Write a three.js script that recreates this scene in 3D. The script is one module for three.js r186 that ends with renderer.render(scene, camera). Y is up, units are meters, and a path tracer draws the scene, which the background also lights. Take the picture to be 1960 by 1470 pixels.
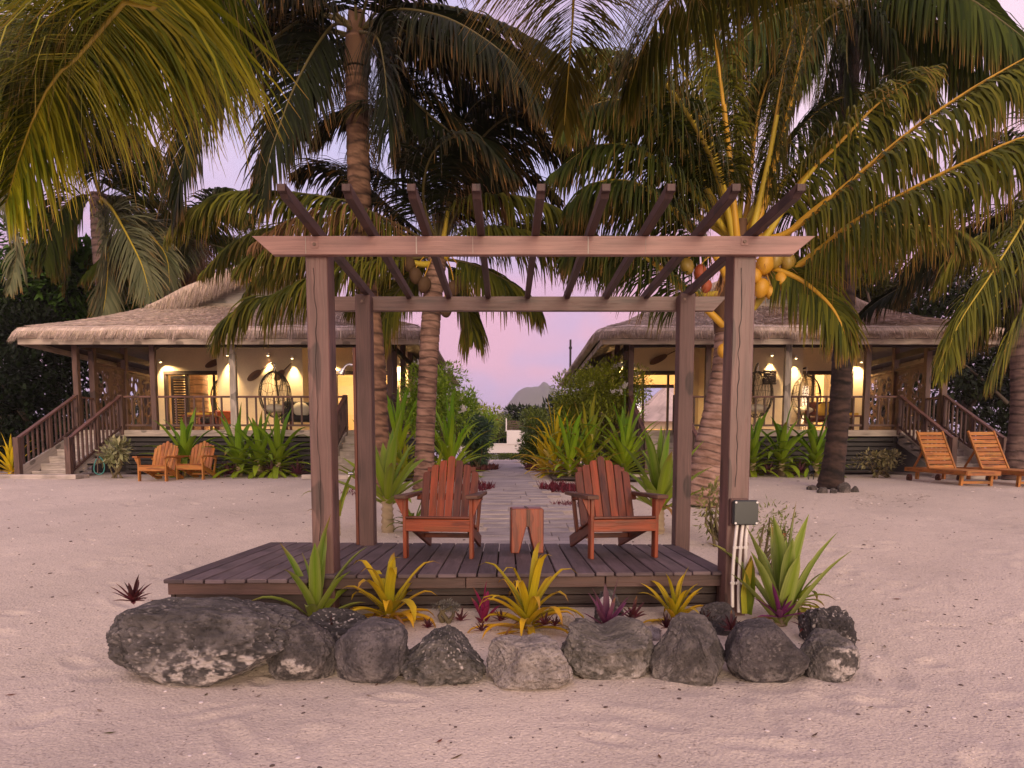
import * as THREE from 'three';
import { mergeGeometries } from 'three/addons/utils/BufferGeometryUtils.js';

// ---------------------------------------------------------------- camera, sky, sun, exposure
const scene = new THREE.Scene();
const F = 1307, CX = 970, CY = 992, IW = 1960, IH = 1470, PITCH = 0.0857, EYE = 1.3;   // lens in photograph pixels
const camera = new THREE.PerspectiveCamera(2 * Math.atan(IH / 2 / F) * 180 / Math.PI, IW / IH, 0.05, 9000);
camera.position.set(0, EYE, 0);
camera.rotation.set(-PITCH, 0, 0);
camera.setViewOffset(IW, IH, IW / 2 - CX, IH / 2 - CY, IW, IH);
camera.updateProjectionMatrix();
const renderer = new THREE.WebGLRenderer({ antialias: true });
renderer.setSize(1024, 768);
renderer.toneMapping = THREE.LinearToneMapping;
renderer.toneMappingExposure = 2.1;
renderer.shadowMap.enabled = true;
renderer.shadowMap.type = THREE.PCFSoftShadowMap;

const clamp = (x, a = 0, b = 1) => Math.min(b, Math.max(a, x));
const lerp = (a, b, t) => a + (b - a) * t;
const sst = (a, b, x) => { const t = clamp((x - a) / (b - a)); return t * t * (3 - 2 * t); };
const mix3 = (a, b, t) => [lerp(a[0], b[0], t), lerp(a[1], b[1], t), lerp(a[2], b[2], t)];
function rng(s) { s >>>= 0; return () => { s = (s + 0x6d2b79f5) | 0; let t = Math.imul(s ^ (s >>> 15), 1 | s); t = (t + Math.imul(t ^ (t >>> 7), 61 | t)) ^ t; return ((t ^ (t >>> 14)) >>> 0) / 4294967296; }; }
function hash(x, y, z) { let h = Math.imul(x, 374761393) ^ Math.imul(y, 668265263) ^ Math.imul(z, 2147483647 - 61); h = Math.imul(h ^ (h >>> 13), 1274126177); h ^= h >>> 16; return (h >>> 0) / 4294967296; }
const fade = (t) => t * t * (3 - 2 * t);
function vn(x, y, z) {                                                   // value noise 0..1
  const X = Math.floor(x), Y = Math.floor(y), Z = Math.floor(z), u = fade(x - X), v = fade(y - Y), w = fade(z - Z);
  const a = lerp(lerp(hash(X, Y, Z), hash(X + 1, Y, Z), u), lerp(hash(X, Y + 1, Z), hash(X + 1, Y + 1, Z), u), v);
  const b = lerp(lerp(hash(X, Y, Z + 1), hash(X + 1, Y, Z + 1), u), lerp(hash(X, Y + 1, Z + 1), hash(X + 1, Y + 1, Z + 1), u), v);
  return lerp(a, b, w);
}
function fbm(x, y, z, o = 4) { let s = 0, a = 0.5, n = 0; for (let i = 0; i < o; i++) { s += a * vn(x, y, z); n += a; a *= 0.5; x *= 2.03; y *= 2.03; z *= 2.03; } return s / n; }
function pv(x, y, px, py, s) {                                            // periodic 2-D value noise
  const X = Math.floor(x), Y = Math.floor(y), u = fade(x - X), v = fade(y - Y), m = (a, b) => ((a % b) + b) % b;
  const h = (i, j) => hash(m(i, px), m(j, py), s);
  return lerp(lerp(h(X, Y), h(X + 1, Y), u), lerp(h(X, Y + 1), h(X + 1, Y + 1), u), v);
}
function pf(u, v, fx, fy, o, s) { let t = 0, a = 0.5, n = 0; for (let i = 0; i < o; i++) { t += a * pv(u * fx, v * fy, fx, fy, s + i); n += a; a *= 0.5; fx *= 2; fy *= 2; } return t / n; }

{ // dusk sky: lilac blue with pink cloud bands, and the warm afterglow of the sunset behind the camera
  const w = 1024, h = 512, data = new Float32Array(w * h * 4), K = 0.55;
  for (let j = 0; j < h; j++) for (let i = 0; i < w; i++) {
    const ph = ((i + 0.5) / w - 0.5) * 2 * Math.PI, el = ((j + 0.5) / h - 0.5) * Math.PI;
    const x = Math.cos(el) * Math.cos(ph), y = Math.sin(el), z = Math.cos(el) * Math.sin(ph), e = el * 180 / Math.PI;
    let c = mix3([0.50, 0.37, 0.60], [0.50, 0.45, 0.74], sst(-2, 7, e));
    c = mix3(c, [0.56, 0.54, 0.82], sst(9, 26, e));
    c = mix3(c, [0.52, 0.53, 0.84], sst(30, 80, e));
    const q = 1 / (Math.max(y, 0) + 0.12), n1 = fbm(x * q * 1.1 + 7, z * q * 0.6 + 3, y * 2, 5), n2 = fbm(x * q * 2.6 + 1.5, z * q * 1.1 + 9, y * 5, 5);
    const band = Math.exp(-(((e - 12.5) / 4.5) ** 2));
    c = mix3(c, [0.84, 0.45, 0.57], clamp(sst(0.42, 0.66, n1) * 0.55 + sst(0.44, 0.62, n2) * 0.5 + band * 0.55) * sst(1, 8, e) * 0.9);
    c = mix3(c, [1.0, 0.76, 0.88], sst(0.40, 0.64, n1) * 0.85 * sst(14, 28, e));
    const west = 0.5 + 0.5 * z / Math.max(1e-3, Math.hypot(x, z)) * Math.cos(Math.max(el, 0));
    const glow = sst(0.25, 1, west) * Math.exp(-Math.max(e, 0) / 38);
    c = mix3(c, [1.35, 0.93, 0.68], glow * 0.9);
    if (e < 0) c = mix3(c, [0.42, 0.32, 0.32], sst(0, -12, e));
    const o = (j * w + i) * 4; data[o] = c[0] * K; data[o + 1] = c[1] * K; data[o + 2] = c[2] * K; data[o + 3] = 1;
  }
  const t = new THREE.DataTexture(data, w, h, THREE.RGBAFormat, THREE.FloatType);
  t.mapping = THREE.EquirectangularReflectionMapping; t.magFilter = t.minFilter = THREE.LinearFilter; t.needsUpdate = true;
  scene.background = t; scene.environment = t;
}
const sun = new THREE.DirectionalLight(new THREE.Color().setRGB(1, 0.76, 0.54), 1.5);   // the bright afterglow, low behind the camera
sun.position.set(5.2, 6.4, 22); sun.target.position.set(0, 1, -8);
sun.castShadow = true; sun.shadow.radius = 60; sun.shadow.mapSize.set(2048, 2048);
Object.assign(sun.shadow.camera, { left: -24, right: 24, top: 20, bottom: -20, near: 0.5, far: 90 });
scene.add(sun, sun.target);
scene.fog = new THREE.FogExp2(new THREE.Color().setRGB(0.62, 0.56, 0.68), 0.00036);

// ---------------------------------------------------------------- helpers
const V = (x, y, z) => new THREE.Vector3(x, y, z);
const cP = Math.cos(PITCH), sP = Math.sin(PITCH);
function P(px, py, D) { const k = (CY - py) / F, Y = D * (k * cP - sP) / (cP + k * sP), zc = D * cP - Y * sP; return V((px - CX) / F * zc, Y + EYE, -D); }   // photograph pixel and depth to place
const dimples = [];
{
  const r = rng(77);
  for (let i = 0; i < 520; i++) {
    const D = 2.2 + Math.pow(r(), 1.3) * 11, side = r() < 0.6 ? 1 : -1, x = side * (0.4 + r() * (1.5 + D * 0.9));
    if (D > 4.2 && D < 7.3 && x > -2.9 && x < 2.4) continue;
    dimples.push({ x, z: -D, a: r() * 6.28, l: 0.07 + r() * 0.12, w: 0.05 + r() * 0.05, d: 0.004 + r() * 0.012 });
  }
}
const dcell = new Map();
for (const d of dimples) for (let i = -1; i <= 1; i++) for (let j = -1; j <= 1; j++) { const k = (Math.floor(d.x * 2) + i) + ',' + (Math.floor(d.z * 2) + j); if (!dcell.has(k)) dcell.set(k, []); dcell.get(k).push(d); }
function ground(x, z, fine = false) {
  const D = -z;
  let y = D < 4 ? (D - 4) * 0.025 : D < 13 ? (D - 4) * 0.089 : D < 17 ? 0.801 + (D - 13) * 0.0375 : 0.951 + (Math.min(D, 46) - 17) * 0.0121;
  if (D < 20) y += (fbm(x * 0.35 + 5, z * 0.35, 1.3, 3) - 0.5) * 0.11 * sst(20, 10, D) * (1 - sst(3.6, 4.3, D) * sst(8.5, 7, D) * sst(-3, -2, x) * sst(3, 2.2, x));
  if (D > 3.9 && D < 7.5) y += 0.05 * sst(4.0, 4.5, D) * sst(7.5, 6.5, D) * sst(-2.4, -1.6, x) * sst(2.5, 1.9, x);
  if (fine) {
    y += (fbm(x * 3.1, z * 3.1, 4.4, 3) - 0.5) * 0.017 * sst(24, 8, D) + (fbm(x * 13, z * 13, 2.2, 2) - 0.5) * 0.005;
    const l = dcell.get(Math.floor(x * 2) + ',' + Math.floor(z * 2));
    if (l) for (const d of l) {
      const dx = x - d.x, dz = z - d.z, c = Math.cos(d.a), s = Math.sin(d.a), u = (dx * c + dz * s) / d.l, v = (-dx * s + dz * c) / d.w, q = u * u + v * v;
      if (q < 5) y += d.d * (-Math.exp(-q * 1.2) + 0.55 * Math.exp(-((Math.sqrt(q) - 1.35) ** 2) * 5));
    }
  }
  return y;
}
function G(px, py) { let a = 1.5, b = 70; for (let i = 0; i < 50; i++) { const m = (a + b) / 2, p = P(px, py, m); if (p.y > ground(p.x, p.z)) a = m; else b = m; } const p = P(px, py, a); p.y = ground(p.x, p.z); return p; }   // where a pixel meets the sand

const used = new Map();
function numbered(n) { const k = used.get(n) || 0; used.set(n, k + 1); return k ? n + '_' + String(k).padStart(3, '0') : n; }
function setUp(o) { o.castShadow = true; o.receiveShadow = true; return o; }
function thing(name, label, category, pos = [0, 0, 0], turn = 0, group) {
  const o = new THREE.Group(); o.name = numbered(name); scene.add(o);
  if (pos.isVector3) o.position.copy(pos); else o.position.set(...pos);
  o.rotation.y = turn; o.userData = { label, category }; if (group) o.userData.group = group; return o;
}
const toGeo = (g) => { if (!Array.isArray(g)) return g; const l = g.map((q) => q.index ? q.toNonIndexed() : q); const keep = ['position', 'normal', 'uv', 'color'].filter((a) => l.every((q) => q.attributes[a])); for (const q of l) for (const a of Object.keys(q.attributes)) if (!keep.includes(a)) q.deleteAttribute(a); return l.length === 1 ? l[0] : mergeGeometries(l); };
function part(name, g, m, parent, kind) { const o = setUp(new THREE.Mesh(toGeo(g), m)); o.name = name; parent.add(o); if (kind) o.userData.kind = kind; return o; }
function solo(name, g, m, label, category, group) { const o = part(numbered(name), g, m, scene); o.userData = { label, category }; if (group) o.userData.group = group; return o; }
function struct(name, g, m) { const o = part(numbered(name), g, m, scene); o.userData = { kind: 'structure' }; return o; }
const R0 = rng(4242);
function boxUV(g, grain = 0, off = true) {                                // uv in metres, grain axis along u
  if (g.index) g = g.toNonIndexed();
  const p = g.attributes.position, uv = new Float32Array(p.count * 2), ou = off ? R0() * 5 : 0, ov = off ? R0() * 5 : 0, a = V(), b = V(), c = V(), n = V();
  for (let i = 0; i < p.count; i += 3) {
    a.fromBufferAttribute(p, i); b.fromBufferAttribute(p, i + 1); c.fromBufferAttribute(p, i + 2);
    n.copy(b).sub(a).cross(c.clone().sub(a));
    const q = [Math.abs(n.x), Math.abs(n.y), Math.abs(n.z)], ax = q[0] > q[1] && q[0] > q[2] ? 0 : q[1] > q[2] ? 1 : 2;
    let ax1 = [0, 1, 2].filter((k) => k !== ax); if (ax1[1] === grain) ax1 = [ax1[1], ax1[0]];
    [a, b, c].forEach((w, k) => { uv[(i + k) * 2] = w.getComponent(ax1[0]) + ou; uv[(i + k) * 2 + 1] = w.getComponent(ax1[1]) + ov + ax * 0.37; });
  }
  g.setAttribute('uv', new THREE.BufferAttribute(uv, 2)); return g;
}
function cbox(w, h, d, c = 0.004) {                                       // chamfered box
  c = Math.min(c, w / 3, h / 3, d / 3);
  const H = [w / 2, h / 2, d / 2], pos = [], pt = (s, a) => V(...[0, 1, 2].map((k) => s[k] * (k === a ? H[k] : H[k] - c)));
  const tri = (a, b, e) => { const n = b.clone().sub(a).cross(e.clone().sub(a)), m = a.clone().add(b).add(e); const l = n.dot(m) < 0 ? [a, e, b] : [a, b, e]; for (const q of l) pos.push(q.x, q.y, q.z); };
  const S = [-1, 1];
  for (let a = 0; a < 3; a++) {
    const b = (a + 1) % 3, e = (a + 2) % 3;
    for (const s of S) { const k = [[-1, -1], [1, -1], [1, 1], [-1, 1]].map(([u, v]) => { const q = []; q[a] = s; q[b] = u; q[e] = v; return pt(q, a); }); tri(k[0], k[1], k[2]); tri(k[0], k[2], k[3]); }
    for (const sa of S) for (const sb of S) { const q1 = [], q2 = []; q1[a] = q2[a] = sa; q1[b] = q2[b] = sb; q1[e] = -1; q2[e] = 1; const k = [pt(q1, a), pt(q2, a), pt(q2, b), pt(q1, b)]; tri(k[0], k[1], k[2]); tri(k[0], k[2], k[3]); }
  }
  for (const x of S) for (const y of S) for (const z of S) { const s = [x, y, z]; tri(pt(s, 0), pt(s, 1), pt(s, 2)); }
  const g = new THREE.BufferGeometry(); g.setAttribute('position', new THREE.Float32BufferAttribute(pos, 3)); g.computeVertexNormals(); return g;
}
const mat4 = (x, y, z, rx = 0, ry = 0, rz = 0) => new THREE.Matrix4().makeRotationFromEuler(new THREE.Euler(rx, ry, rz)).setPosition(x, y, z);
function bx(w, h, d, x = 0, y = 0, z = 0, rx = 0, ry = 0, rz = 0, c = 0.004) { const gr = w >= h && w >= d ? 0 : h >= d ? 1 : 2; return boxUV(cbox(w, h, d, c), gr).applyMatrix4(mat4(x, y, z, rx, ry, rz)); }
function bar(a, b, w, h, c = 0.003) {                                     // board from a to b
  const d = b.clone().sub(a), L = d.length(), g = boxUV(cbox(L, h, w, c), 0), x = d.normalize(), up = Math.abs(x.y) > 0.95 ? V(0, 0, 1) : V(0, 1, 0), z = x.clone().cross(up).normalize(), y = z.clone().cross(x);
  return g.applyMatrix4(new THREE.Matrix4().makeBasis(x, y, z).setPosition(a.clone().add(b).multiplyScalar(0.5)));
}
function ext(pts, depth, bev = 0.004, grain = 1) { const s = Array.isArray(pts) ? new THREE.Shape(pts.map((p) => new THREE.Vector2(p[0], p[1]))) : pts; const g = new THREE.ExtrudeGeometry(s, { depth, bevelEnabled: bev > 0, bevelThickness: bev, bevelSize: bev, bevelOffset: -bev, bevelSegments: 1, curveSegments: 8 }); g.translate(0, 0, -depth / 2); g.deleteAttribute('uv'); return boxUV(g, grain); }
function tube(pts, r, seg = 12, rad = 6, cap = true) {                    // r number or function(t)
  const cv = pts.getPoint ? pts : new THREE.CatmullRomCurve3(pts), rf = typeof r === 'number' ? () => r : r, fr = cv.computeFrenetFrames(seg, false), pos = [], nor = [], uv = [], idx = [], L = cv.getLength();
  for (let i = 0; i <= seg; i++) { const t = i / seg, p = cv.getPointAt(t), q = rf(t); for (let j = 0; j <= rad; j++) { const a = j / rad * 2 * Math.PI, n = fr.normals[i].clone().multiplyScalar(Math.cos(a)).addScaledVector(fr.binormals[i], Math.sin(a)); pos.push(p.x + n.x * q, p.y + n.y * q, p.z + n.z * q); nor.push(n.x, n.y, n.z); uv.push(t * L, j / rad * 0.3); } }
  for (let i = 0; i < seg; i++) for (let j = 0; j < rad; j++) { const a = i * (rad + 1) + j, b = a + rad + 1; idx.push(a, a + 1, b, b, a + 1, b + 1); }
  if (cap) for (const [i, s] of [[0, -1], [seg, 1]]) { const p = cv.getPointAt(i / seg), c = pos.length / 3, t = fr.tangents[i]; pos.push(p.x, p.y, p.z); nor.push(t.x * s, t.y * s, t.z * s); uv.push(0, 0); for (let j = 0; j < rad; j++) { const a = i * (rad + 1) + j; if (s > 0) idx.push(c, a + 1, a); else idx.push(c, a, a + 1); } }
  const g = new THREE.BufferGeometry(); g.setAttribute('position', new THREE.Float32BufferAttribute(pos, 3)); g.setAttribute('normal', new THREE.Float32BufferAttribute(nor, 3)); g.setAttribute('uv', new THREE.Float32BufferAttribute(uv, 2)); g.setIndex(idx);
  return g;
}
class SB {                                                               // strips with vertex colours
  constructor() { this.p = []; this.c = []; this.i = []; this.u = []; }
  strip(pts, wid, side, colf, fold = 0) {                                // side(i) gives the half-width direction, fold lifts the edges
    const n = pts.length, cols = fold ? 3 : 2, b0 = this.p.length / 3;
    for (let k = 0; k < n; k++) {
      const t = k / (n - 1), w = wid(t) / 2, s = side(k), p = pts[k], c = colf(t), f = fold ? V(0, 1, 0) : null;
      const q = cols === 3 ? [-1, 0, 1] : [-1, 1];
      for (const m of q) { const e = Math.abs(m) * w * fold; const nn = fold ? s.n : null; this.p.push(p.x + s.x * m * w + (nn ? nn.x * e : 0), p.y + s.y * m * w + (nn ? nn.y * e : 0), p.z + s.z * m * w + (nn ? nn.z * e : 0)); const cc = m && colf.edge ? colf.edge(t) : c; this.c.push(cc[0], cc[1], cc[2]); this.u.push(t, m * 0.5 + 0.5); }
    }
    for (let k = 0; k < n - 1; k++) for (let m = 0; m < cols - 1; m++) { const a = b0 + k * cols + m, b = a + cols; this.i.push(a, a + 1, b, b, a + 1, b + 1); }
  }
  quadLeaf(c, d, s, len, wid, col) {                                     // small pointed leaf: two triangles bent along the middle
    const b0 = this.p.length / 3, n = V().crossVectors(d, s), q = [[0, 0, 0], [0.45, -0.5, 0.12], [0.45, 0.5, 0.12], [1, 0, -0.1]];
    for (const [l, w, h] of q) { this.p.push(c.x + d.x * l * len + s.x * w * wid + n.x * h * wid, c.y + d.y * l * len + s.y * w * wid + n.y * h * wid, c.z + d.z * l * len + s.z * w * wid + n.z * h * wid); this.c.push(...col); this.u.push(l, w + 0.5); }
    this.i.push(b0, b0 + 2, b0 + 1, b0 + 1, b0 + 2, b0 + 3);
  }
  geo() { const g = new THREE.BufferGeometry(); g.setAttribute('position', new THREE.Float32BufferAttribute(this.p, 3)); g.setAttribute('color', new THREE.Float32BufferAttribute(this.c, 3)); g.setAttribute('uv', new THREE.Float32BufferAttribute(this.u, 2)); g.setIndex(this.i); g.computeVertexNormals(); return g; }
}
function tintG(g, f) { const p = g.attributes.position, c = new Float32Array(p.count * 3), v = V(); for (let i = 0; i < p.count; i++) { const k = f(v.fromBufferAttribute(p, i), i); c[i * 3] = k[0]; c[i * 3 + 1] = k[1]; c[i * 3 + 2] = k[2]; } g.setAttribute('color', new THREE.BufferAttribute(c, 3)); return g; }

// ---------------------------------------------------------------- textures and materials
function dataTex(w, h, f, rx = 1, ry = 1, srgb = false) {
  const d = new Uint8Array(w * h * 4);
  for (let j = 0; j < h; j++) for (let i = 0; i < w; i++) { const c = f((i + 0.5) / w, (j + 0.5) / h), o = (j * w + i) * 4, q = typeof c === 'number' ? [c, c, c] : c; for (let k = 0; k < 3; k++) d[o + k] = clamp(q[k]) * 255; d[o + 3] = 255; }
  const t = new THREE.DataTexture(d, w, h); t.wrapS = t.wrapT = THREE.RepeatWrapping; t.magFilter = THREE.LinearFilter; t.minFilter = THREE.LinearMipmapLinearFilter; t.generateMipmaps = true; t.repeat.set(rx, ry); if (srgb) t.colorSpace = THREE.SRGBColorSpace; t.needsUpdate = true; return t;
}
const grain = (u, v) => { const w = pf(u, v, 3, 6, 2, 5) * 0.05; return 0.55 * pf(u, v + w, 4, 40, 3, 11) + 0.45 * pf(u, v + w, 2, 110, 2, 31); };
const woodT = dataTex(512, 512, (u, v) => { const g = grain(u, v), b = pf(u, v, 3, 5, 4, 77), k = sst(0.80, 0.86, pf(u, v, 3, 7, 1, 91)); return clamp(0.40 + 0.55 * g + 0.5 * (b - 0.5) - k * 0.34); }, 1, 1.4);
const woodB = dataTex(512, 512, (u, v) => clamp(grain(u, v) * 0.9 - sst(0.66, 0.7, pf(u, v, 3, 60, 2, 55)) * 0.5 + 0.1), 1, 1.4);
const oldT = dataTex(512, 512, (u, v) => { const g = grain(u, v), b = pf(u, v, 4, 6, 5, 177), s = sst(0.52, 0.72, pf(u, v, 5, 9, 5, 17)), q = clamp(0.38 + 0.55 * g + 0.6 * (b - 0.5)); return [q * (1 - 0.15 * s) + s * 0.2, q * (1 - 0.15 * s) + s * 0.19, q * (1 - 0.1 * s) + s * 0.2]; }, 1, 1);
const teakT = dataTex(512, 512, (u, v) => { const g = grain(u, v), b = pf(u, v, 3, 8, 4, 277), d = sst(0.56, 0.7, pf(u, v, 4, 14, 4, 217)); const q = 0.34 + 0.75 * g + 0.5 * (b - 0.5); const w = sst(0.54, 0.68, pf(u, v, 6, 10, 5, 299)) * 0.5; return [q * (1 - d * 0.45) * (1 - w * 0.35), q * (1 - d * 0.5) + w * 0.05, q * (1 - d * 0.45) + w * 0.06]; }, 1, 1.6);
const sandT = dataTex(1024, 1024, (u, v) => {
  const b = pf(u, v, 4, 4, 5, 301), f = pf(u, v, 256, 256, 2, 311), s = sst(0.80, 0.93, pf(u, v, 190, 190, 1, 321)), w = sst(0.90, 0.97, pf(u, v, 130, 130, 1, 331)), q = 0.70 + 0.16 * (b - 0.5) + 0.22 * (f - 0.5);
  return [q * (1 - s * 0.33) + w * 0.2, q * (1 - s * 0.36) + w * 0.2, q * (1 - s * 0.36) + w * 0.2];
}, 0.42, 0.42);
const sandB = dataTex(1024, 1024, (u, v) => 0.55 * pf(u, v, 20, 20, 3, 401) + 0.45 * pf(u, v, 200, 200, 2, 411), 0.42, 0.42);
const rockB = dataTex(512, 512, (u, v) => clamp(0.6 * pf(u, v, 12, 12, 5, 501) + 0.4 * pf(u, v, 90, 90, 2, 511) - sst(0.7, 0.8, pf(u, v, 40, 40, 2, 521)) * 0.5), 2.2, 2.2);
const thatchT = dataTex(512, 512, (u, v) => { const s = 0.6 * pf(u, v, 120, 7, 3, 601) + 0.4 * pf(u, v, 40, 3, 3, 611), b = pf(u, v, 5, 6, 4, 621), q = clamp(0.50 + 0.8 * (s - 0.3) + 0.45 * (b - 0.5)); return q; }, 0.5, 0.5);
const stoneT = dataTex(512, 512, (u, v) => { const b = pf(u, v, 5, 9, 5, 701), f = pf(u, v, 120, 120, 2, 711); const q = 0.62 + 0.45 * (b - 0.5) + 0.16 * (f - 0.5); return [q, q, q]; }, 0.8, 0.8);
const plastT = dataTex(256, 256, (u, v) => 0.86 + 0.12 * (pf(u, v, 5, 5, 5, 801) - 0.5) + 0.08 * (pf(u, v, 60, 60, 2, 811) - 0.5), 0.5, 0.5);
const leafT = dataTex(128, 128, (u, v) => 0.72 + 0.5 * pf(u, v, 2, 26, 2, 901) * 0.7 + 0.1 * (pf(u, v, 9, 9, 3, 911) - 0.5), 1, 1);

const rgb = (c) => new THREE.Color().setRGB(...c);
const wood = (c, o = {}) => new THREE.MeshStandardMaterial({ color: rgb(c), map: o.map || woodT, bumpMap: woodB, bumpScale: o.bump ?? 0.0015, roughness: o.rough ?? 0.6 });
const plain = (c, rough = 0.6, metal = 0) => new THREE.MeshStandardMaterial({ color: rgb(c), roughness: rough, metalness: metal });
const M = {
  beam: wood([0.40, 0.22, 0.185], { rough: 0.5 }), post: wood([0.20, 0.105, 0.088], { rough: 0.45 }), post2: wood([0.16, 0.084, 0.072]), rafter: wood([0.10, 0.052, 0.046]),
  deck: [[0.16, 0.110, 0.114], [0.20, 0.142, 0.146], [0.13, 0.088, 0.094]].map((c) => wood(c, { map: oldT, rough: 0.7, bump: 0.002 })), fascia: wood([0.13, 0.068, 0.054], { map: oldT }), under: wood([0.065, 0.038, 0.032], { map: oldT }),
  teak: [[0.36, 0.066, 0.018], [0.20, 0.043, 0.016], [0.42, 0.088, 0.024], [0.15, 0.037, 0.018]].map((c) => wood(c, { map: teakT, rough: 0.42 })), arm: wood([0.17, 0.07, 0.04], { map: teakT }),
  orange: [[0.60, 0.225, 0.045], [0.66, 0.26, 0.055], [0.50, 0.165, 0.035]].map((c) => wood(c, { map: teakT, rough: 0.5 })),
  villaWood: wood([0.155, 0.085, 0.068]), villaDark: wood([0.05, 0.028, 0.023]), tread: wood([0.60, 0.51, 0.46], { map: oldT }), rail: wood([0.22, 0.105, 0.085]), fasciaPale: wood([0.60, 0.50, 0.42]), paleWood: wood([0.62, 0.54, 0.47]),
  slat: wood([0.045, 0.036, 0.036], { map: oldT }),
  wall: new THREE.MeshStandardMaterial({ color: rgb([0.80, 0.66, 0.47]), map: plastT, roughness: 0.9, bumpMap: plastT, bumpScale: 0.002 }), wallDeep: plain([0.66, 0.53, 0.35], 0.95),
  gable: wood([0.50, 0.46, 0.43], { map: oldT }), white: plain([0.78, 0.74, 0.70], 0.6), black: plain([0.012, 0.012, 0.013], 0.35), blackBox: plain([0.02, 0.025, 0.026], 0.3), dark: plain([0.02, 0.016, 0.014], 0.6),
  steel: plain([0.75, 0.74, 0.73], 0.18, 1), bolt: plain([0.16, 0.11, 0.09], 0.5, 0.7), pvc: plain([0.72, 0.66, 0.62], 0.35), wicker: plain([0.055, 0.042, 0.03], 0.7), cushion: plain([0.60, 0.54, 0.44], 0.95), cushionDark: plain([0.03, 0.026, 0.028], 0.9), cushionRed: plain([0.35, 0.06, 0.03], 0.9), cushionYellow: plain([0.6, 0.36, 0.06], 0.9),
  sand: new THREE.MeshStandardMaterial({ color: rgb([0.92, 0.78, 0.64]), map: sandT, bumpMap: sandB, bumpScale: 0.012, roughness: 0.95, vertexColors: true }),
  rock: new THREE.MeshStandardMaterial({ vertexColors: true, roughness: 0.85, bumpMap: rockB, bumpScale: 0.022 }),
  thatch: new THREE.MeshStandardMaterial({ color: rgb([0.86, 0.68, 0.57]), map: thatchT, bumpMap: thatchT, bumpScale: 0.03, roughness: 0.95 }), strand: new THREE.MeshStandardMaterial({ color: rgb([1, 1, 1]), roughness: 0.95 }),
  paver: [[0.62, 0.53, 0.50], [0.68, 0.58, 0.54], [0.56, 0.48, 0.46]].map((c) => new THREE.MeshStandardMaterial({ color: rgb(c), map: stoneT, bumpMap: stoneT, bumpScale: 0.004, roughness: 0.85 })),
  leaf: new THREE.MeshPhysicalMaterial({ vertexColors: true, map: leafT, roughness: 0.6, specularIntensity: 0.4, transmission: 0.28, thickness: 0, side: THREE.DoubleSide }),
  frond: new THREE.MeshPhysicalMaterial({ vertexColors: true, roughness: 0.75, specularIntensity: 0.3, transmission: 0.25, thickness: 0, side: THREE.DoubleSide }),
  bush: new THREE.MeshPhysicalMaterial({ vertexColors: true, roughness: 0.7, specularIntensity: 0.4, transmission: 0.2, thickness: 0, side: THREE.DoubleSide }),
  stem: new THREE.MeshStandardMaterial({ vertexColors: true, roughness: 0.8 }), petal: plain([0.85, 0.80, 0.78], 0.8), redPetal: plain([0.6, 0.03, 0.03], 0.7),
  rib: plain([0.48, 0.36, 0.03], 0.5), ribDark: plain([0.10, 0.08, 0.02], 0.6), ribOrange: plain([0.52, 0.29, 0.02], 0.5), coco: plain([0.52, 0.27, 0.018], 0.5), cocoGreen: plain([0.30, 0.20, 0.03], 0.45), cocoRed: plain([0.30, 0.06, 0.02], 0.6), fibre: plain([0.13, 0.07, 0.038], 0.95), husk: plain([0.085, 0.045, 0.018], 0.8), soil: plain([0.10, 0.07, 0.055], 0.95),
  trunk: new THREE.MeshStandardMaterial({ vertexColors: true, roughness: 0.9, bumpMap: rockB, bumpScale: 0.01 }),
  glass: new THREE.MeshPhysicalMaterial({ color: 0xffffff, roughness: 0.02, transmission: 1, thickness: 0 }),
  curtain: new THREE.MeshPhysicalMaterial({ color: rgb([0.62, 0.54, 0.44]), roughness: 0.95, transmission: 0.3, thickness: 0, side: THREE.DoubleSide }),
  lamp: new THREE.MeshStandardMaterial({ color: 0x000000, emissive: rgb([1, 0.72, 0.34]), emissiveIntensity: 5 }),
};

// ---------------------------------------------------------------- sand, mountain, path
{
  const Ds = [-400, -120, -40, -15, -5, 0, 1, 1.6]; let d = 1.9; while (d < 16) { Ds.push(d); d *= 1.0072; } while (d < 60) { Ds.push(d); d *= 1.03; } Ds.push(70, 100, 160, 300, 800, 2500, 6000);
  const nx = 420, pos = [], uv = [], col = [], idx = [];
  for (const D of Ds) for (let i = 0; i <= nx; i++) {
    const u = i / nx * 2 - 1, half = D < 1.9 ? 3.2 + (1.9 - D) * 2 + 1 : D * 0.95 + 1.2, far = Math.max(400, Math.abs(D) * 3), e = Math.abs(u), x = Math.sign(u) * (e < 0.92 ? e / 0.92 * half : lerp(half, far, ((e - 0.92) / 0.08) ** 3));
    const z = -D, y = ground(x, z, D > 1.5 && D < 30 && e < 0.93) - (D > 60 ? Math.min(6, (D - 60) * 0.01) : 0);
    pos.push(x, y, z); uv.push(x, z);
    const damp = 0.93 + 0.24 * (fbm(x * 0.6, z * 0.6, 8.8, 3) - 0.5), dk = D > 46 ? 0.3 : 1; col.push(damp * dk, damp * (0.99) * dk, damp * 0.985 * dk);
  }
  for (let j = 0; j < Ds.length - 1; j++) for (let i = 0; i < nx; i++) { const a = j * (nx + 1) + i, b = a + nx + 1; idx.push(a, a + 1, b, b, a + 1, b + 1); }
  const g = new THREE.BufferGeometry(); g.setAttribute('position', new THREE.Float32BufferAttribute(pos, 3)); g.setAttribute('uv', new THREE.Float32BufferAttribute(uv, 2)); g.setAttribute('color', new THREE.Float32BufferAttribute(col, 3)); g.setIndex(idx); g.computeVertexNormals();
  struct('sand', g, M.sand);
}
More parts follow.
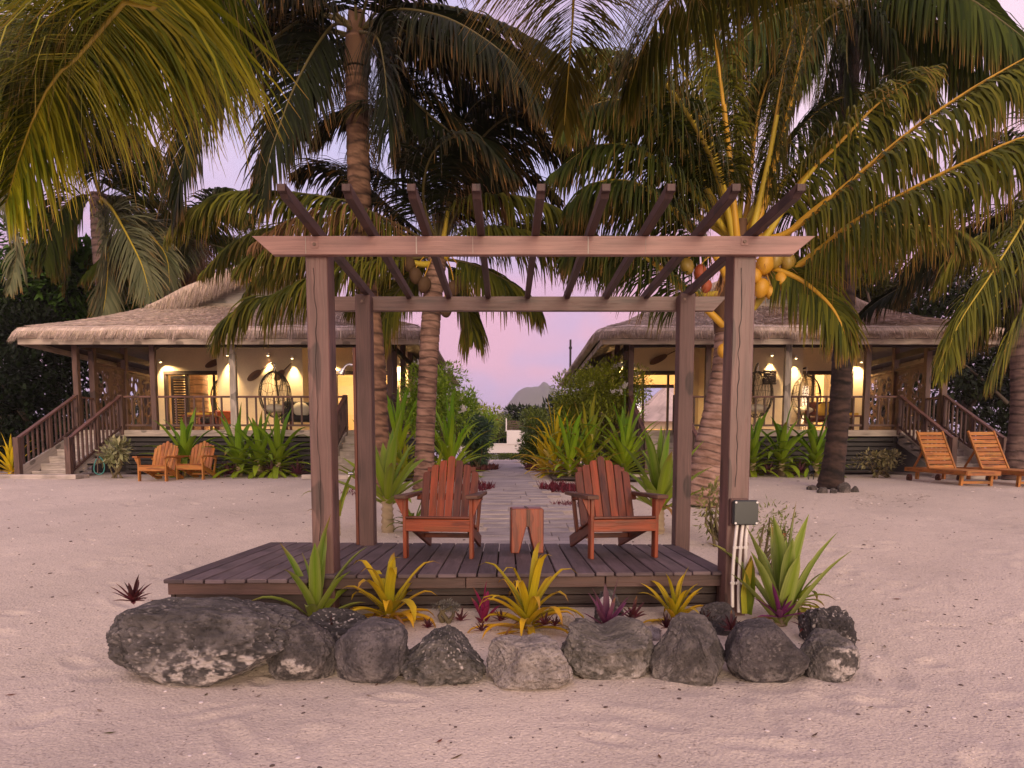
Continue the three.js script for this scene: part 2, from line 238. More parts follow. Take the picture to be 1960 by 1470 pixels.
{ // far peak
  const D0 = 1500, prof = [[860, 905], [900, 862], [925, 826], [940, 806], [955, 796], [968, 778], [980, 764], [992, 751], [1006, 743], [1022, 738], [1032, 739], [1040, 731], [1047, 733], [1058, 744], [1075, 747], [1100, 760], [1150, 790], [1230, 840], [1330, 905]];
  const xs = [], pos = [], idx = []; for (let i = 0; i <= 160; i++) xs.push(860 + i * 470 / 160);
  const nz = 26;
  for (let j = 0; j <= nz; j++) for (const px of xs) {
    let k = 0; while (k < prof.length - 2 && prof[k + 1][0] < px) k++;
    const t = clamp((px - prof[k][0]) / (prof[k + 1][0] - prof[k][0])), py = lerp(prof[k][1], prof[k + 1][1], t), v = (j / nz) * 2 - 1, p = P(px, py, D0), q = P(px, 905, D0), h = Math.max(0, p.y - q.y), s = Math.max(0, 1 - Math.pow(Math.abs(v), 1.25));
    const gully = 0.75 + 0.5 * fbm(p.x * 0.02, v * 5, 3, 4);
    pos.push(p.x, q.y + (fbm(p.x * 0.05, v * 14, 7, 3) - 0.5) * 9 * s * (1 - Math.abs(v)) + h * (s < 0.98 ? s * lerp(1, gully, 0.55 * (1 - s)) : s), -D0 - v * 420);
  }
  const n = xs.length; for (let j = 0; j < nz; j++) for (let i = 0; i < n - 1; i++) { const a = j * n + i, b = a + n; idx.push(a, a + 1, b, b, a + 1, b + 1); }
  const g = new THREE.BufferGeometry(); g.setAttribute('position', new THREE.Float32BufferAttribute(pos, 3)); g.setIndex(idx); g.computeVertexNormals();
  tintG(g, (p) => mix3([0.035, 0.075, 0.025], [0.12, 0.13, 0.06], fbm(p.x * 0.03, p.y * 0.05, p.z * 0.02, 3)));
  const o = struct('mountain', g, new THREE.MeshStandardMaterial({ vertexColors: true, roughness: 1, side: THREE.DoubleSide }));
}
{ // path: stone planks laid across, from the deck to the far gate
  const path = new THREE.Group(); path.name = 'path'; path.userData = { kind: 'structure' }; scene.add(path);
  const r = rng(9); let z = 6.95, row = 0, n = 0; const rest = [];
  while (z < 40) {
    const D = z + 0.16, wl = D < 9 ? -0.38 : lerp(-0.52, -0.75, sst(9, 30, D)), wr = D < 9 ? lerp(1.05, 0.95, sst(7, 9, D)) : lerp(0.95, 0.55, sst(9, 14, D));
    let x = wl + (D < 14 ? r() * 0.3 - 0.15 : 0), end = wr + (D < 14 ? r() * 0.36 - 0.18 : 0); const w = 0.29;
    while (x < end - 0.05) {
      let l = Math.min(0.5 + r() * 0.75, end - x); if (end - x - l < 0.25) l = end - x;
      const y = ground(x + l / 2, -D), g = bx(l - 0.008, 0.05, w - 0.007, x + l / 2, y + 0.006 + r() * 0.006, -D, 0.066 + (r() - 0.5) * 0.008, 0, (r() - 0.5) * 0.008, 0.006);
      if (n < 190) { part('paver', g, M.paver[Math.floor(r() * 3)], path); n++; } else rest.push(g);
      x += l;
    }
    z += w; row++;
  }
  part('paver', rest, M.paver[0], path, 'stuff');
}
{ // bed edges of dark soil below the villas and hedges
  const soil = (pts, seed) => { const s = new THREE.Shape(pts.map(([x, D]) => new THREE.Vector2(x, D))); let g = new THREE.ShapeGeometry(s, 4); g = g.toNonIndexed(); const p = g.attributes.position; for (let i = 0; i < p.count; i++) { const x = p.getX(i), D = p.getY(i); p.setXYZ(i, x, ground(x, -D) + 0.05, -D); } for (let i = 0; i < p.count; i += 3) { const a = [p.getX(i), p.getY(i), p.getZ(i)], b = [p.getX(i + 1), p.getY(i + 1), p.getZ(i + 1)]; p.setXYZ(i, ...b); p.setXYZ(i + 1, ...a); } g.computeVertexNormals(); struct('garden_bed', g, M.soil); };
  for (const [x0, x1] of [[-9.6, -4.2], [4.5, 9.8]]) { for (let i = 0; i < 6; i++) { const a = lerp(x0, x1, i / 6), b = lerp(x0, x1, (i + 1) / 6) ; soil([[a, 16.6], [b, 16.6], [b, 17.6], [a, 17.6]]); } }
  for (const s of [-1, 1]) for (let i = 0; i < 10; i++) { const a = 14 + i * 2.6, b = a + 2.6; soil([[s * 0.95, a], [s * 2.9, a], [s * 2.9, b], [s * 0.95, b]]); }
}

// ---------------------------------------------------------------- the two thatched villas
const FLOOR = 2.05, ZF = -17.5;
function lamp(parent, p, tgt, power, ang = 0.5) {
  const s = new THREE.SpotLight(new THREE.Color().setRGB(1, 0.66, 0.30), power, 9, ang, 0.7, 2); s.position.copy(p); s.target.position.copy(tgt); s.castShadow = true; s.shadow.radius = 1.5; parent.add(s, s.target); return s;
}
function thatchRings(rings, seed) {                                     // loops of points joined into a skin with uv
  const n = rings[0].length, pos = [], uv = [], idx = []; let v = 0;
  rings.forEach((ring, k) => { if (k) v += ring[0].distanceTo(rings[k - 1][0]); let u = 0; for (let i = 0; i <= n; i++) { const p = ring[i % n]; if (i) u += p.distanceTo(ring[(i - 1) % n]); pos.push(p.x, p.y, p.z); uv.push(i * (rings[0].len / n), v); } });
  for (let k = 0; k < rings.length - 1; k++) for (let i = 0; i < n; i++) { const a = k * (n + 1) + i, b = a + n + 1; idx.push(a, a + 1, b, b, a + 1, b + 1); }
  const g = new THREE.BufferGeometry(); g.setAttribute('position', new THREE.Float32BufferAttribute(pos, 3)); g.setAttribute('uv', new THREE.Float32BufferAttribute(uv, 2)); g.setIndex(idx); g.computeVertexNormals(); return g;
}
function rectRing(hx, z0, z1, y, n, wob = 0, seed = 0, rad = 0.5) {
  const pts = [], per = 2 * (2 * hx + (z0 - z1)), q = [[-hx, z0], [hx, z0], [hx, z1], [-hx, z1]];
  for (let k = 0; k < 4; k++) { const a = q[k], b = q[(k + 1) % 4]; for (let i = 0; i < n; i++) { const t = i / n; pts.push(V(lerp(a[0], b[0], t), y, lerp(a[1], b[1], t))); } }
  if (rad) for (const p of pts) { const dx = Math.max(0, Math.abs(p.x) - (hx - rad)), zc = (z0 + z1) / 2, hz = (z0 - z1) / 2, dz = Math.max(0, Math.abs(p.z - zc) - (hz - rad)), l = Math.hypot(dx, dz); if (dx > 0 && dz > 0 && l > rad) { p.x -= Math.sign(p.x) * dx * (1 - rad / l) * 0.7; p.z -= Math.sign(p.z - zc) * dz * (1 - rad / l) * 0.7; } }
  if (wob) for (const p of pts) { const k = fbm(p.x * 1.7 + seed, p.z * 1.7, y * 3, 3) - 0.5; p.y += k * wob; p.x += Math.sign(p.x) * k * wob * 0.5; p.z += k * wob * 0.4; }
  pts.len = per; return pts;
}
function strands(parent, list, seed) {                                   // list of [point, direction, length]
  const r = rng(seed), g = new THREE.ConeGeometry(0.0065, 1, 3, 1, true); g.translate(0, 0.5, 0);
  const im = new THREE.InstancedMesh(g, M.strand, list.length), m = new THREE.Matrix4(), q = new THREE.Quaternion(), c = new THREE.Color();
  list.forEach(([p, d, l], i) => { q.setFromUnitVectors(V(0, 1, 0), d.normalize()); m.compose(p, q, V(1 + r(), l, 1 + r())); im.setMatrixAt(i, m); const k = 0.34 + r() * r() * 0.6; im.setColorAt(i, c.setRGB(k, k * lerp(0.74, 0.82, r()), k * lerp(0.58, 0.70, r()))); });
  im.name = 'thatch_fringe'; im.userData.kind = 'stuff'; setUp(im); parent.add(im); return im;
}
function railing(parent, a, b, h, n, opt = {}) {                         // a, b at floor level; balusters, bottom rail and hand rail are parts
  const up = (p, y) => p.clone().setY(p.y + y);
  part('handrail', bar(up(a, h), up(b, h), 0.09, 0.045), M.rail, parent);
  part('bottom_rail', bar(up(a, opt.low ?? 0.12), up(b, opt.low ?? 0.12), 0.045, 0.05), M.villaWood, parent);
  for (let i = 1; i < n; i++) { const p = a.clone().lerp(b, i / n); part('baluster', bx(0.042, h - 0.04 - (opt.low ?? 0.12), 0.042, p.x, p.y + (h + (opt.low ?? 0.12)) / 2, p.z), M.villaWood, parent); }
}
function latticeGeo(w, h, seed) {                                        // cut-out screen panel with leaf and pebble shaped holes
  const r = rng(seed), s = new THREE.Shape([new THREE.Vector2(0, 0), new THREE.Vector2(w, 0), new THREE.Vector2(w, h), new THREE.Vector2(0, h)]), c = [];
  for (let k = 0; k < 900 && c.length < 90; k++) { const R = k < 60 ? 0.12 + r() * 0.09 : 0.03 + r() * 0.06, x = 0.07 + R * 0.7 + r() * (w - 0.14 - R * 1.4), y = 0.07 + R + r() * (h - 0.14 - 2 * R); if (c.every((q) => Math.hypot((q[0] - x) * 1.35, q[1] - y) > q[2] + R + 0.012)) c.push([x, y, R]); }
  for (const [x, y, R] of c) { const p = new THREE.Path(), a = (r() - 0.5) * 0.8; p.absellipse(x, y, R * 0.66, R * 0.98, 0, Math.PI * 2, true, a); s.holes.push(p); }
  const g = new THREE.ExtrudeGeometry(s, { depth: 0.025, bevelEnabled: false, curveSegments: 5 }); g.deleteAttribute('uv'); return boxUV(g, 1);
}
function villa(cx, outer, label) {
  const t = thing('thatched_villa', label, 'villa', [cx, 0, ZF], 0), F0 = FLOOR, gy = ground(cx, ZF) - 0.1, r = rng(outer > 0 ? 11 : 12), HX = 3.97;
  // deck, skirt, stairs
  part('floor', [bx(2 * HX, 0.1, 10, 0, F0 - 0.05, -5)], M.tread, t);
  part('floor_fascia', bx(2 * HX + 0.06, 0.15, 0.04, 0, F0 - 0.085, 0.022), M.fasciaPale, t);
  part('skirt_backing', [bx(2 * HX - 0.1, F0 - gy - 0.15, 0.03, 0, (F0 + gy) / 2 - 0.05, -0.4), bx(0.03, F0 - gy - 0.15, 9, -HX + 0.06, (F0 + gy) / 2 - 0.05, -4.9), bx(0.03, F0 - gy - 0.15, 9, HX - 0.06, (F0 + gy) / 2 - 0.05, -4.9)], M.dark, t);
  for (let i = 0; i < 9; i++) part('skirt_slat', bx(5.66, 0.088, 0.025, 0, gy + 0.14 + i * 0.116, -0.05, 0, 0, (r() - 0.5) * 0.003), M.slat, t);
  for (const x of [-2.8, -1.4, 0, 1.4, 2.8]) part('skirt_post', bx(0.08, F0 - gy - 0.15, 0.05, x, (F0 + gy) / 2 - 0.06, -0.09), M.slat, t);
  for (const s of [-1, 1]) {
    const xc = s * 3.41, st = part('staircase', [bar(V(xc - 0.54, F0 - 0.2, 0.05), V(xc - 0.54, gy + 0.12, 2.2), 0.05, 0.3), bar(V(xc + 0.54, F0 - 0.2, 0.05), V(xc + 0.54, gy + 0.12, 2.2), 0.05, 0.3)], M.paleWood, t);
    const N = 7; for (let i = 0; i < N; i++) { const y = F0 - (i + 1) * 0.168, z = 0.14 + i * 0.305; part('tread', bx(1.13 + (i === N - 1 ? 0.3 : 0), 0.045, 0.34, xc, y - 0.022, z + 0.02), M.tread, st); part('riser', bx(1.04, 0.12, 0.02, xc, y + 0.062, z - 0.135), M.tread, st); }
    part('tread', bx(1.9, 0.1, 0.5, xc, gy + 0.02 + 0.05, 2.36), M.tread, st);
    for (const q of [-1, 1]) {
      const x = xc + q * 0.57, a = V(x, F0, 0.02), b = V(x, F0 - 1.14, 2.18);
      part('newel', bx(0.11, 1.0, 0.11, x, F0 + 0.38, 0.02), M.villaWood, st); part('newel', bx(0.12, 1.05, 0.12, x, F0 - 1.14 + 0.36, 2.2), M.villaWood, st); part('newel', bx(0.10, 0.95, 0.10, x, F0 - 0.57 + 0.36, 1.09), M.villaWood, st);
      railing(st, a, b, 0.86, 13, { low: 0.1 });
    }
  }
  // posts and railings
  const postX = [-HX, -2.02, 0.0, 2.02, HX];
  postX.forEach((x, i) => part('veranda_post', bx(i === 2 ? 0.16 : 0.13, 2.2, 0.13, x, F0 + 1.1, -0.05), i === 2 ? M.paleWood : M.villaWood, t));
  const seg = [[-2.84, -2.1, 3], [-1.94, -0.09, 8], [0.09, 1.94, 8], [2.1, 2.84, 3]];
  for (const [a, b, n] of seg) railing(t, V(a, F0, -0.05), V(b, F0, -0.05), 0.84, n);
  for (const s of [-1, 1]) { railing(t, V(s * HX, F0, -0.05), V(s * HX, F0, -0.75), 0.84, 4); for (const z of [-0.75, -2.27, -3.8]) part('veranda_post', bx(0.14, 2.75, 0.14, s * HX, F0 + 1.375, z), M.villaWood, t); }
  // lattice screens on the outer side
  for (const [z0, z1] of [[-0.75, -2.27], [-2.27, -3.8]]) {
    for (let k = 0; k < 2; k++) { const w = (z0 - z1 - 0.16) / 2, g = latticeGeo(w, 1.62, 31 + k + (z0 < -1 ? 5 : 0)); g.rotateY(Math.PI / 2); g.translate(outer * HX, F0 + 0.12, z0 - 0.08 - k * w); part('lattice_screen', g, M.villaWood, t); }
    for (const h of [1.78, 0.08]) part('screen_rail', bx(0.09, 0.07, z0 - z1, outer * HX, F0 + h, (z0 + z1) / 2), M.villaWood, t);
    if (z0 > -1) railing(t, V(-outer * HX, F0, z0), V(-outer * HX, F0, -3.8), 0.84, 14);
  }
  part('eave_beam', [bx(2 * HX + 0.1, 0.16, 0.08, 0, F0 + 2.15, -0.05), bx(0.08, 0.16, 9.9, -HX, F0 + 2.15, -4.95), bx(0.08, 0.16, 9.9, HX, F0 + 2.15, -4.95)], M.villaDark, t);
  // walls of the rooms: openings on both sides of a block that stands forward
  const W = (x0, x1, y0, y1, z, m = M.wall, d = 0.1) => bx(x1 - x0, y1 - y0, d, (x0 + x1) / 2, F0 + (y0 + y1) / 2, z, 0, 0, 0, 0.002);
  const ZB = -3.85, ZC = -2.0, top = 3.3, doors = [[-3.62, -1.62], [1.62, 3.55]];
  part('wall', [W(-HX, doors[0][0], 0, top, ZB), W(doors[0][1], -1.2, 0, top, ZB), W(doors[0][0], doors[0][1], 1.92, top, ZB), W(1.2, doors[1][0], 0, top, ZB), W(doors[1][1], HX, 0, top, ZB), W(doors[1][0], doors[1][1], 1.92, top, ZB),
    W(-1.2, 1.2, 0, top, ZC), bx(0.1, top, 1.75, -1.15, F0 + top / 2, ZC - 0.93), bx(0.1, top, 1.75, 1.15, F0 + top / 2, ZC - 0.93)], M.wall, t);
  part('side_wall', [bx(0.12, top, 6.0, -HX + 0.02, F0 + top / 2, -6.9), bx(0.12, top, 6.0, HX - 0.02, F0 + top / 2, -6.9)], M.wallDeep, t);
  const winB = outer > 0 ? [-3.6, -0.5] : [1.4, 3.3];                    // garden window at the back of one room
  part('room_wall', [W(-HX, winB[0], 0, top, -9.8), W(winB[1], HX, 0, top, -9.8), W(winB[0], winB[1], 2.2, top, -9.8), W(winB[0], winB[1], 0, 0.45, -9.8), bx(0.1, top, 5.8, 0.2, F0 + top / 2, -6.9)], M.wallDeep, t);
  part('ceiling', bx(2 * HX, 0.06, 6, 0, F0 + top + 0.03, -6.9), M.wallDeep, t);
  for (const [x0, x1] of doors) {
    const f = part('sliding_door', [bx(0.09, 1.92, 0.13, x0 + 0.045, F0 + 0.96, ZB + 0.01), bx(0.09, 1.92, 0.13, x1 - 0.045, F0 + 0.96, ZB + 0.01), bx(x1 - x0, 0.11, 0.15, (x0 + x1) / 2, F0 + 1.91, ZB + 0.012), bx(0.07, 1.86, 0.05, x0 + 0.72, F0 + 0.93, ZB), bx(0.07, 1.86, 0.05, x1 - 0.5, F0 + 0.93, ZB - 0.05)], M.villaDark, t);
    if (outer < 0 && x0 < 0) { const dl = part('door_leaf', [bx(0.07, 1.78, 0.04, x0 + 0.30, F0 + 0.91, ZB + 0.16), bx(0.07, 1.78, 0.04, x0 + 0.76, F0 + 0.91, ZB + 0.16), bx(0.39, 0.09, 0.04, x0 + 0.53, F0 + 1.755, ZB + 0.16), bx(0.39, 0.12, 0.04, x0 + 0.53, F0 + 0.08, ZB + 0.16)], M.villaDark, f); void dl; for (let i = 0; i < 20; i++) part('louvre', bx(0.39, 0.055, 0.012, x0 + 0.53, F0 + 0.19 + i * 0.078, ZB + 0.16, 0.6), M.villaDark, f); }
    part('pane', bx(0.62, 1.72, 0.008, x0 + 0.41, F0 + 0.93, ZB), M.glass, f);
  }
  // room lamps and veranda spots
  const fit = (x, y, z, tx, ty, tz, pw, ang) => { const d = V(tx - x, ty - y, tz - z).normalize(), q = V(x, y, z), l = part('wall_lamp', [tube([q.clone().addScaledVector(d, -0.09), q.clone().addScaledVector(d, -0.012)], 0.034, 2, 10), bx(0.05, 0.05, 0.08, x, y + 0.015, z - 0.06)], M.white, t); part('bulb', new THREE.CylinderGeometry(0.026, 0.026, 0.012, 14).applyQuaternion(new THREE.Quaternion().setFromUnitVectors(V(0, 1, 0), d)).translate(x, y, z), M.lamp, l); lamp(t, q.clone().addScaledVector(d, 0.012), V(tx, ty, tz), pw, ang); };
  fit(-0.85, F0 + 2.13, ZC + 0.17, -0.85, F0, ZC + 0.08, 16, 0.55); fit(0.28, F0 + 2.13, ZC + 0.17, 0.28, F0, ZC + 0.08, 16, 0.55); fit(0.95, F0 + 2.05, ZC + 0.17, 1.0, F0, ZC + 0.06, 12, 0.55);
  fit(-3.62, F0 + 2.2, ZB + 0.22, -3.3, F0 + 1.4, ZB + 0.1, 9, 1.0); fit(1.5, F0 + 2.2, ZB + 0.22, 1.75, F0 + 1.2, ZB + 0.1, 9, 1.0); fit(3.7, F0 + 2.2, ZB + 0.22, 3.5, F0 + 1.2, ZB + 0.1, 9, 1.0);
  for (const x of [-2.2, 2.2]) { const l = part('ceiling_lamp', new THREE.CylinderGeometry(0.14, 0.16, 0.07, 20).translate(x, F0 + top - 0.035, -6.4), M.lamp, t); const p = new THREE.PointLight(new THREE.Color().setRGB(1, 0.66, 0.30), 26, 0, 2); p.position.set(x, F0 + top - 0.16, -6.4); p.castShadow = true; p.shadow.radius = 4; t.add(p); }
  // roof
  const E = EYE + 2.87, n = 46, seed = outer * 5;
  const up0 = 4.2 + EYE;
  const prof = [[4.88, 0.84, E + 0.03, 0.03], [4.98, 0.95, E + 0.08, 0.05], [5.0, 0.98, E + 0.18, 0.06], [4.93, 0.9, E + 0.28, 0.06], [4.75, 0.7, E + 0.36, 0.10], [4.3, 0.15, E + 0.54, 0.13], [3.9, -0.5, E + 0.78, 0.13], [3.5, -1.15, E + 1.04, 0.12], [3.1, -1.75, up0, 0.05], [2.6, -2.2, up0 + 0.1, 0]];
  const rings = prof.map(([hx, z0, y, wb]) => rectRing(hx, z0, -10.2 - z0 * 0.4, y, n, wb, seed, 0.55));
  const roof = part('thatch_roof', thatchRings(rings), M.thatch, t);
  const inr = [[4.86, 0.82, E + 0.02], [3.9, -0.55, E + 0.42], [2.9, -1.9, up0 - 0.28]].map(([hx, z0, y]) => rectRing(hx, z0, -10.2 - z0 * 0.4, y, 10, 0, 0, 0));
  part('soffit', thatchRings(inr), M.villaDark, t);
  for (let i = -3; i <= 3; i++) part('roof_rafter', bar(V(i * 1.45, E - 0.02, 0.75), V(i * 0.9, up0 - 0.42, -1.9), 0.06, 0.12), M.villaDark, t);
  part('eave_fascia', [bx(9.62, 0.14, 0.035, 0, E - 0.045, 0.80), bx(0.035, 0.14, 11, -4.81, E - 0.045, -4.72), bx(0.035, 0.14, 11, 4.81, E - 0.045, -4.72)], M.fasciaPale, t);
  // upper gable roof
  const gh = 0.78, gw = 2.9, zf = -1.45, zb = -8.6, ridge = up0 + gh + 0.28, gr = [];
  for (const s of [-1, 1]) {
    const nu = 40, nv = 12, pos = [], uv = [], idx = [];
    const S = (u, v, k) => { const x = s * gw * (1 - u) , y = lerp(up0 - 0.16, ridge, u) + 0.06 * Math.sin(u * 3.1) + k + (fbm(x * 2, v * 8 + s, k, 3) - 0.5) * 0.07; return [x, y, lerp(zf, zb, v)]; };
    const loop = [[0, -0.12], [-0.02, 0.04]]; const us = []; for (let i = 0; i <= 14; i++) us.push([i / 14, 0.1]);
    const prof2 = [[0.02, -0.2], ...us.map(([u]) => [u, 0.1]), [1.0, -0.22]];
    prof2.forEach(([u, k], i) => { for (let j = 0; j <= nu; j++) { const q = S(u, j / nu, k); pos.push(...q); uv.push(j / nu * 7, u * 3.4); } });
    for (let i = 0; i < prof2.length - 1; i++) for (let j = 0; j < nu; j++) { const a = i * (nu + 1) + j, b = a + nu + 1; if (s > 0) idx.push(a, a + 1, b, b, a + 1, b + 1); else idx.push(a, b, a + 1, b, b + 1, a + 1); }
    const base = pos.length / 3;                                         // front edge face and underside
    for (let i = 0; i <= 14; i++) { const u = i / 14; for (const k of [0.1, -0.16]) { const q = S(u, 0, k); pos.push(q[0], q[1], q[2]); uv.push(u * 3.4, k); } }
    for (let i = 0; i < 14; i++) { const a = base + i * 2; if (s > 0) idx.push(a, a + 2, a + 1, a + 1, a + 2, a + 3); else idx.push(a, a + 1, a + 2, a + 1, a + 3, a + 2); }
    const g = new THREE.BufferGeometry(); g.setAttribute('position', new THREE.Float32BufferAttribute(pos, 3)); g.setAttribute('uv', new THREE.Float32BufferAttribute(uv, 2)); g.setIndex(idx); g.computeVertexNormals(); gr.push(g);
  }
  const upr = part('thatch_roof', gr, new THREE.MeshStandardMaterial({ color: M.thatch.color, map: thatchT, bumpMap: thatchT, bumpScale: 0.03, roughness: 0.95, side: THREE.DoubleSide }), t);
  part('gable_panel', [ext([[-gw + 0.35, up0 + 0.02], [gw - 0.35, up0 + 0.02], [0, up0 + gh - 0.02]], 0.05, 0, 0).translate(0, 0, -1.95)], M.gable, t);
  part('gable_trim', bx(2 * gw - 0.5, 0.12, 0.06, 0, up0 + 0.06, -1.9), M.fasciaPale, t);
  // loose straw: drooping fringe at the eaves, lying straw on the slopes, rake fringe
  const list = [], q = (k, u) => { const a = rings[k], i = Math.floor(u * a.length) % a.length, f = u * a.length % 1; return a[i].clone().lerp(a[(i + 1) % a.length], f); };
  for (let i = 0; i < 17000; i++) { const u = r() < 0.62 ? r() * 0.25 : r() * 0.5 - (outer > 0 ? 0.25 : 0); const uu = (u + 1) % 1; const k = 2 + Math.floor(r() * 3), p = q(k, uu), c = V(p.x, 0, p.z + 4.5).normalize(); const d = V(c.x * 0.35 + (r() - 0.5) * 0.5 + (Math.abs(p.z - 0.9) < 0.6 ? 0 : c.x * 0.3), -1 - r() * 0.4, (p.z > 0.3 ? 0.45 : 0.1) + (r() - 0.5) * 0.4); list.push([p, d, (0.09 + r() * 0.17) * (0.45 + 1.1 * vn(uu * 170, k, 3) ** 1.3)]); }
  for (let i = 0; i < 20000; i++) { const uu = (r() < 0.6 ? r() * 0.25 : (outer > 0 ? 0.75 : 0.25) + r() * 0.25) % 1, k = 4 + Math.floor(r() * 4), f = r(), p = q(k, uu).lerp(q(k + 1, uu), f), dn = q(k, uu).sub(q(k + 1, uu)).normalize(); p.addScaledVector(V(0, 1, 0), 0.01); list.push([p, dn.clone().multiplyScalar(1).add(V((r() - 0.5) * 0.5, 0.05 + r() * 0.14, (r() - 0.5) * 0.3)), 0.10 + r() * 0.14]); }
  for (let i = 0; i < 11000; i++) { const s = r() < 0.5 ? -1 : 1, u = r(), x = s * gw * (1 - u), y = lerp(up0 - 0.16, ridge, u) + 0.02 + r() * 0.1; list.push([V(x, y - r() * 0.22, zf - r() * 0.1 + 0.01), V(s * 0.25 + (r() - 0.5) * 0.3, -1, 0.02 + r() * 0.12), 0.16 + r() * 0.32]); }
  for (let i = 0; i < 3000; i++) { const s = r() < 0.5 ? -1 : 1, v = r(); list.push([V(s * (gw - r() * 0.15), up0 - 0.1 + r() * 0.12, lerp(zf, zb, v)), V(s * 0.6, -1, (r() - 0.5) * 0.3), 0.1 + r() * 0.16]); }
  strands(t, list, 5 + outer);
  return t;
}
villa(-6.93, -1, 'thatched villa left of the pergola with lattice screen and open lit room');
villa(7.11, 1, 'thatched villa right of the pergola behind the tall dark palm trunk');

// things on the verandas
const FY = FLOOR + 0.005;
function eggChair(x, z, turn, label, s = 1) {
  const t = thing('hanging_chair', label, 'hanging chair', [x, FY, z], turn, 'wicker hanging chairs on the verandas');
  part('stand', [tube([V(0, 0.03, -0.42), V(0.05, 0.6, -0.72), V(0, 1.35, -0.66), V(0, 1.78, -0.3), V(0, 1.82, 0)], 0.026, 24, 6), new THREE.TorusGeometry(0.46, 0.025, 5, 28).rotateX(Math.PI / 2).translate(0, 0.03, -0.05)], M.wicker, t);
  part('hook', tube([V(0, 1.82, 0), V(0.02, 1.72, 0), V(0, 1.62, 0)], 0.010, 4, 5), M.steel, t);
  const w = [], r = rng(55), e = (a, b) => V(0.42 * Math.sin(b) * Math.cos(a), 1.0 + 0.62 * Math.cos(b), 0.40 * Math.sin(b) * Math.sin(a) - 0.02);
  for (let i = 0; i < 46; i++) { let a = Math.PI * (0.78 + r() * 1.44), b = 0.1; const pts = []; const da = (r() - 0.5) * 0.55; while (b < 3.05) { a += da * 0.3 + (r() - 0.5) * 0.3; a = clamp(a, Math.PI * 0.8, Math.PI * 2.2); pts.push(e(a, b)); b += 0.3; } w.push(tube(pts, 0.006, 22, 3, false)); }
  for (let i = 1; i < 9; i++) { const b = i / 9 * Math.PI, pts = []; for (let k = 0; k <= 8; k++) pts.push(e(Math.PI * (0.8 + 1.4 * k / 8), b + (r() - 0.5) * 0.2)); w.push(tube(pts, 0.006, 16, 3, false)); }
  part('wicker_shell', w, M.wicker, t);
  const rim = []; for (let k = 0; k <= 16; k++) rim.push(e(k < 9 ? Math.PI * 0.8 : Math.PI * 2.2, k < 9 ? lerp(0.06, 3.05, k / 8) : lerp(3.05, 0.06, (k - 8) / 8))); part('rim', tube(rim, 0.016, 48, 6), M.wicker, t);
  part('cushion', new THREE.SphereGeometry(0.31, 16, 10).scale(1, 0.42, 0.9).translate(0, 0.62, -0.04), M.cushion, t);
}
eggChair(P(524, 760, 18.6).x, -18.7, 0.25, 'wicker hanging chair before the spotlit wall of the left villa');
eggChair(P(432, 760, 20).x, -20.0, -0.3, 'wicker hanging chair by the open door of the left villa');
eggChair(P(1446, 760, 18.8).x, -18.7, -0.2, 'wicker hanging chair half hidden by the right front pergola post');
eggChair(P(1538, 770, 19.6).x, -19.5, 0.2, 'wicker hanging chair before the curtains of the right villa');
function paddle(px, py, D, rot, len, label) {
  const p = P(px, py, D), t = thing('carved_paddle', label, 'paddle', p, 0), s = new THREE.Shape(); s.absellipse(0, -len * 0.22, 0.085, len * 0.3, 0, Math.PI * 2);
  const b = new THREE.ExtrudeGeometry(s, { depth: 0.02, bevelEnabled: true, bevelSize: 0.012, bevelThickness: 0.01, bevelSegments: 2 }); b.deleteAttribute('uv'); part('blade', boxUV(b, 1).rotateZ(rot), M.villaDark.clone(), t).material.color.setRGB(0.16, 0.07, 0.03); part('shaft', tube([V(0, 0.0, 0.012), V(0, len * 0.6, 0.012)], 0.016, 3, 6).rotateZ(rot), M.villaWood, t);
}
const ZBD = 17.5 + 3.75, ZCD = 17.5 + 1.9;
paddle(420, 690, ZBD, -1.15, 0.9, 'carved wooden paddle hung above the open door of the left villa');
paddle(496, 712, ZCD, -0.95, 0.75, 'carved wooden paddle on the spotlit wall left of the hanging chair');
paddle(541, 712, ZCD, -0.8, 0.6, 'small carved paddle on the spotlit wall right of the hanging chair');
paddle(1272, 682, ZBD, -1.1, 0.95, 'carved wooden paddle above the glass door of the right villa');
{ // carved panel and driftwood on the right villa's wall
  const p = P(1473, 722, ZCD), t = thing('wall_carving', 'square carved wood panel on the spotlit wall of the right villa', 'wall art', p), r = rng(8), g = [];
  for (let i = 0; i < 7; i++) g.push(bx(0.04, 0.38, 0.03 + r() * 0.03, -0.15 + i * 0.05, 0, 0.02, 0, 0, (r() - 0.5) * 0.12)); for (let i = 0; i < 6; i++) g.push(bx(0.36, 0.03, 0.02, 0, -0.16 + i * 0.065, 0.045, 0, 0, (r() - 0.5) * 0.2)); part('carving', g, M.under, t); part('backing', bx(0.36, 0.4, 0.02, 0, 0, 0.003), M.dark, t);
}
function sofa(x, z, turn, label, mats) {
  const t = thing('armchair', label, 'armchair', [x, FY, z], turn);
  part('seat', bx(0.75, 0.16, 0.7, 0, 0.36, 0, 0, 0, 0, 0.05), mats[0], t); part('backrest', bx(0.78, 0.5, 0.14, 0, 0.6, -0.3, -0.15, 0, 0, 0.06), mats[0], t);
  for (const s of [-1, 1]) part('armrest', bx(0.1, 0.38, 0.72, s * 0.42, 0.42, 0, 0, 0, 0, 0.03), mats[1], t); for (const a of [-1, 1]) for (const b of [-1, 1]) part('leg', bx(0.06, 0.28, 0.06, a * 0.33, 0.14, b * 0.28), M.teak[3], t);
  part('cushion', new THREE.SphereGeometry(0.24, 14, 10).scale(1, 0.9, 0.35).rotateX(-0.3).translate(0.05, 0.62, -0.14), mats[2], t);
}
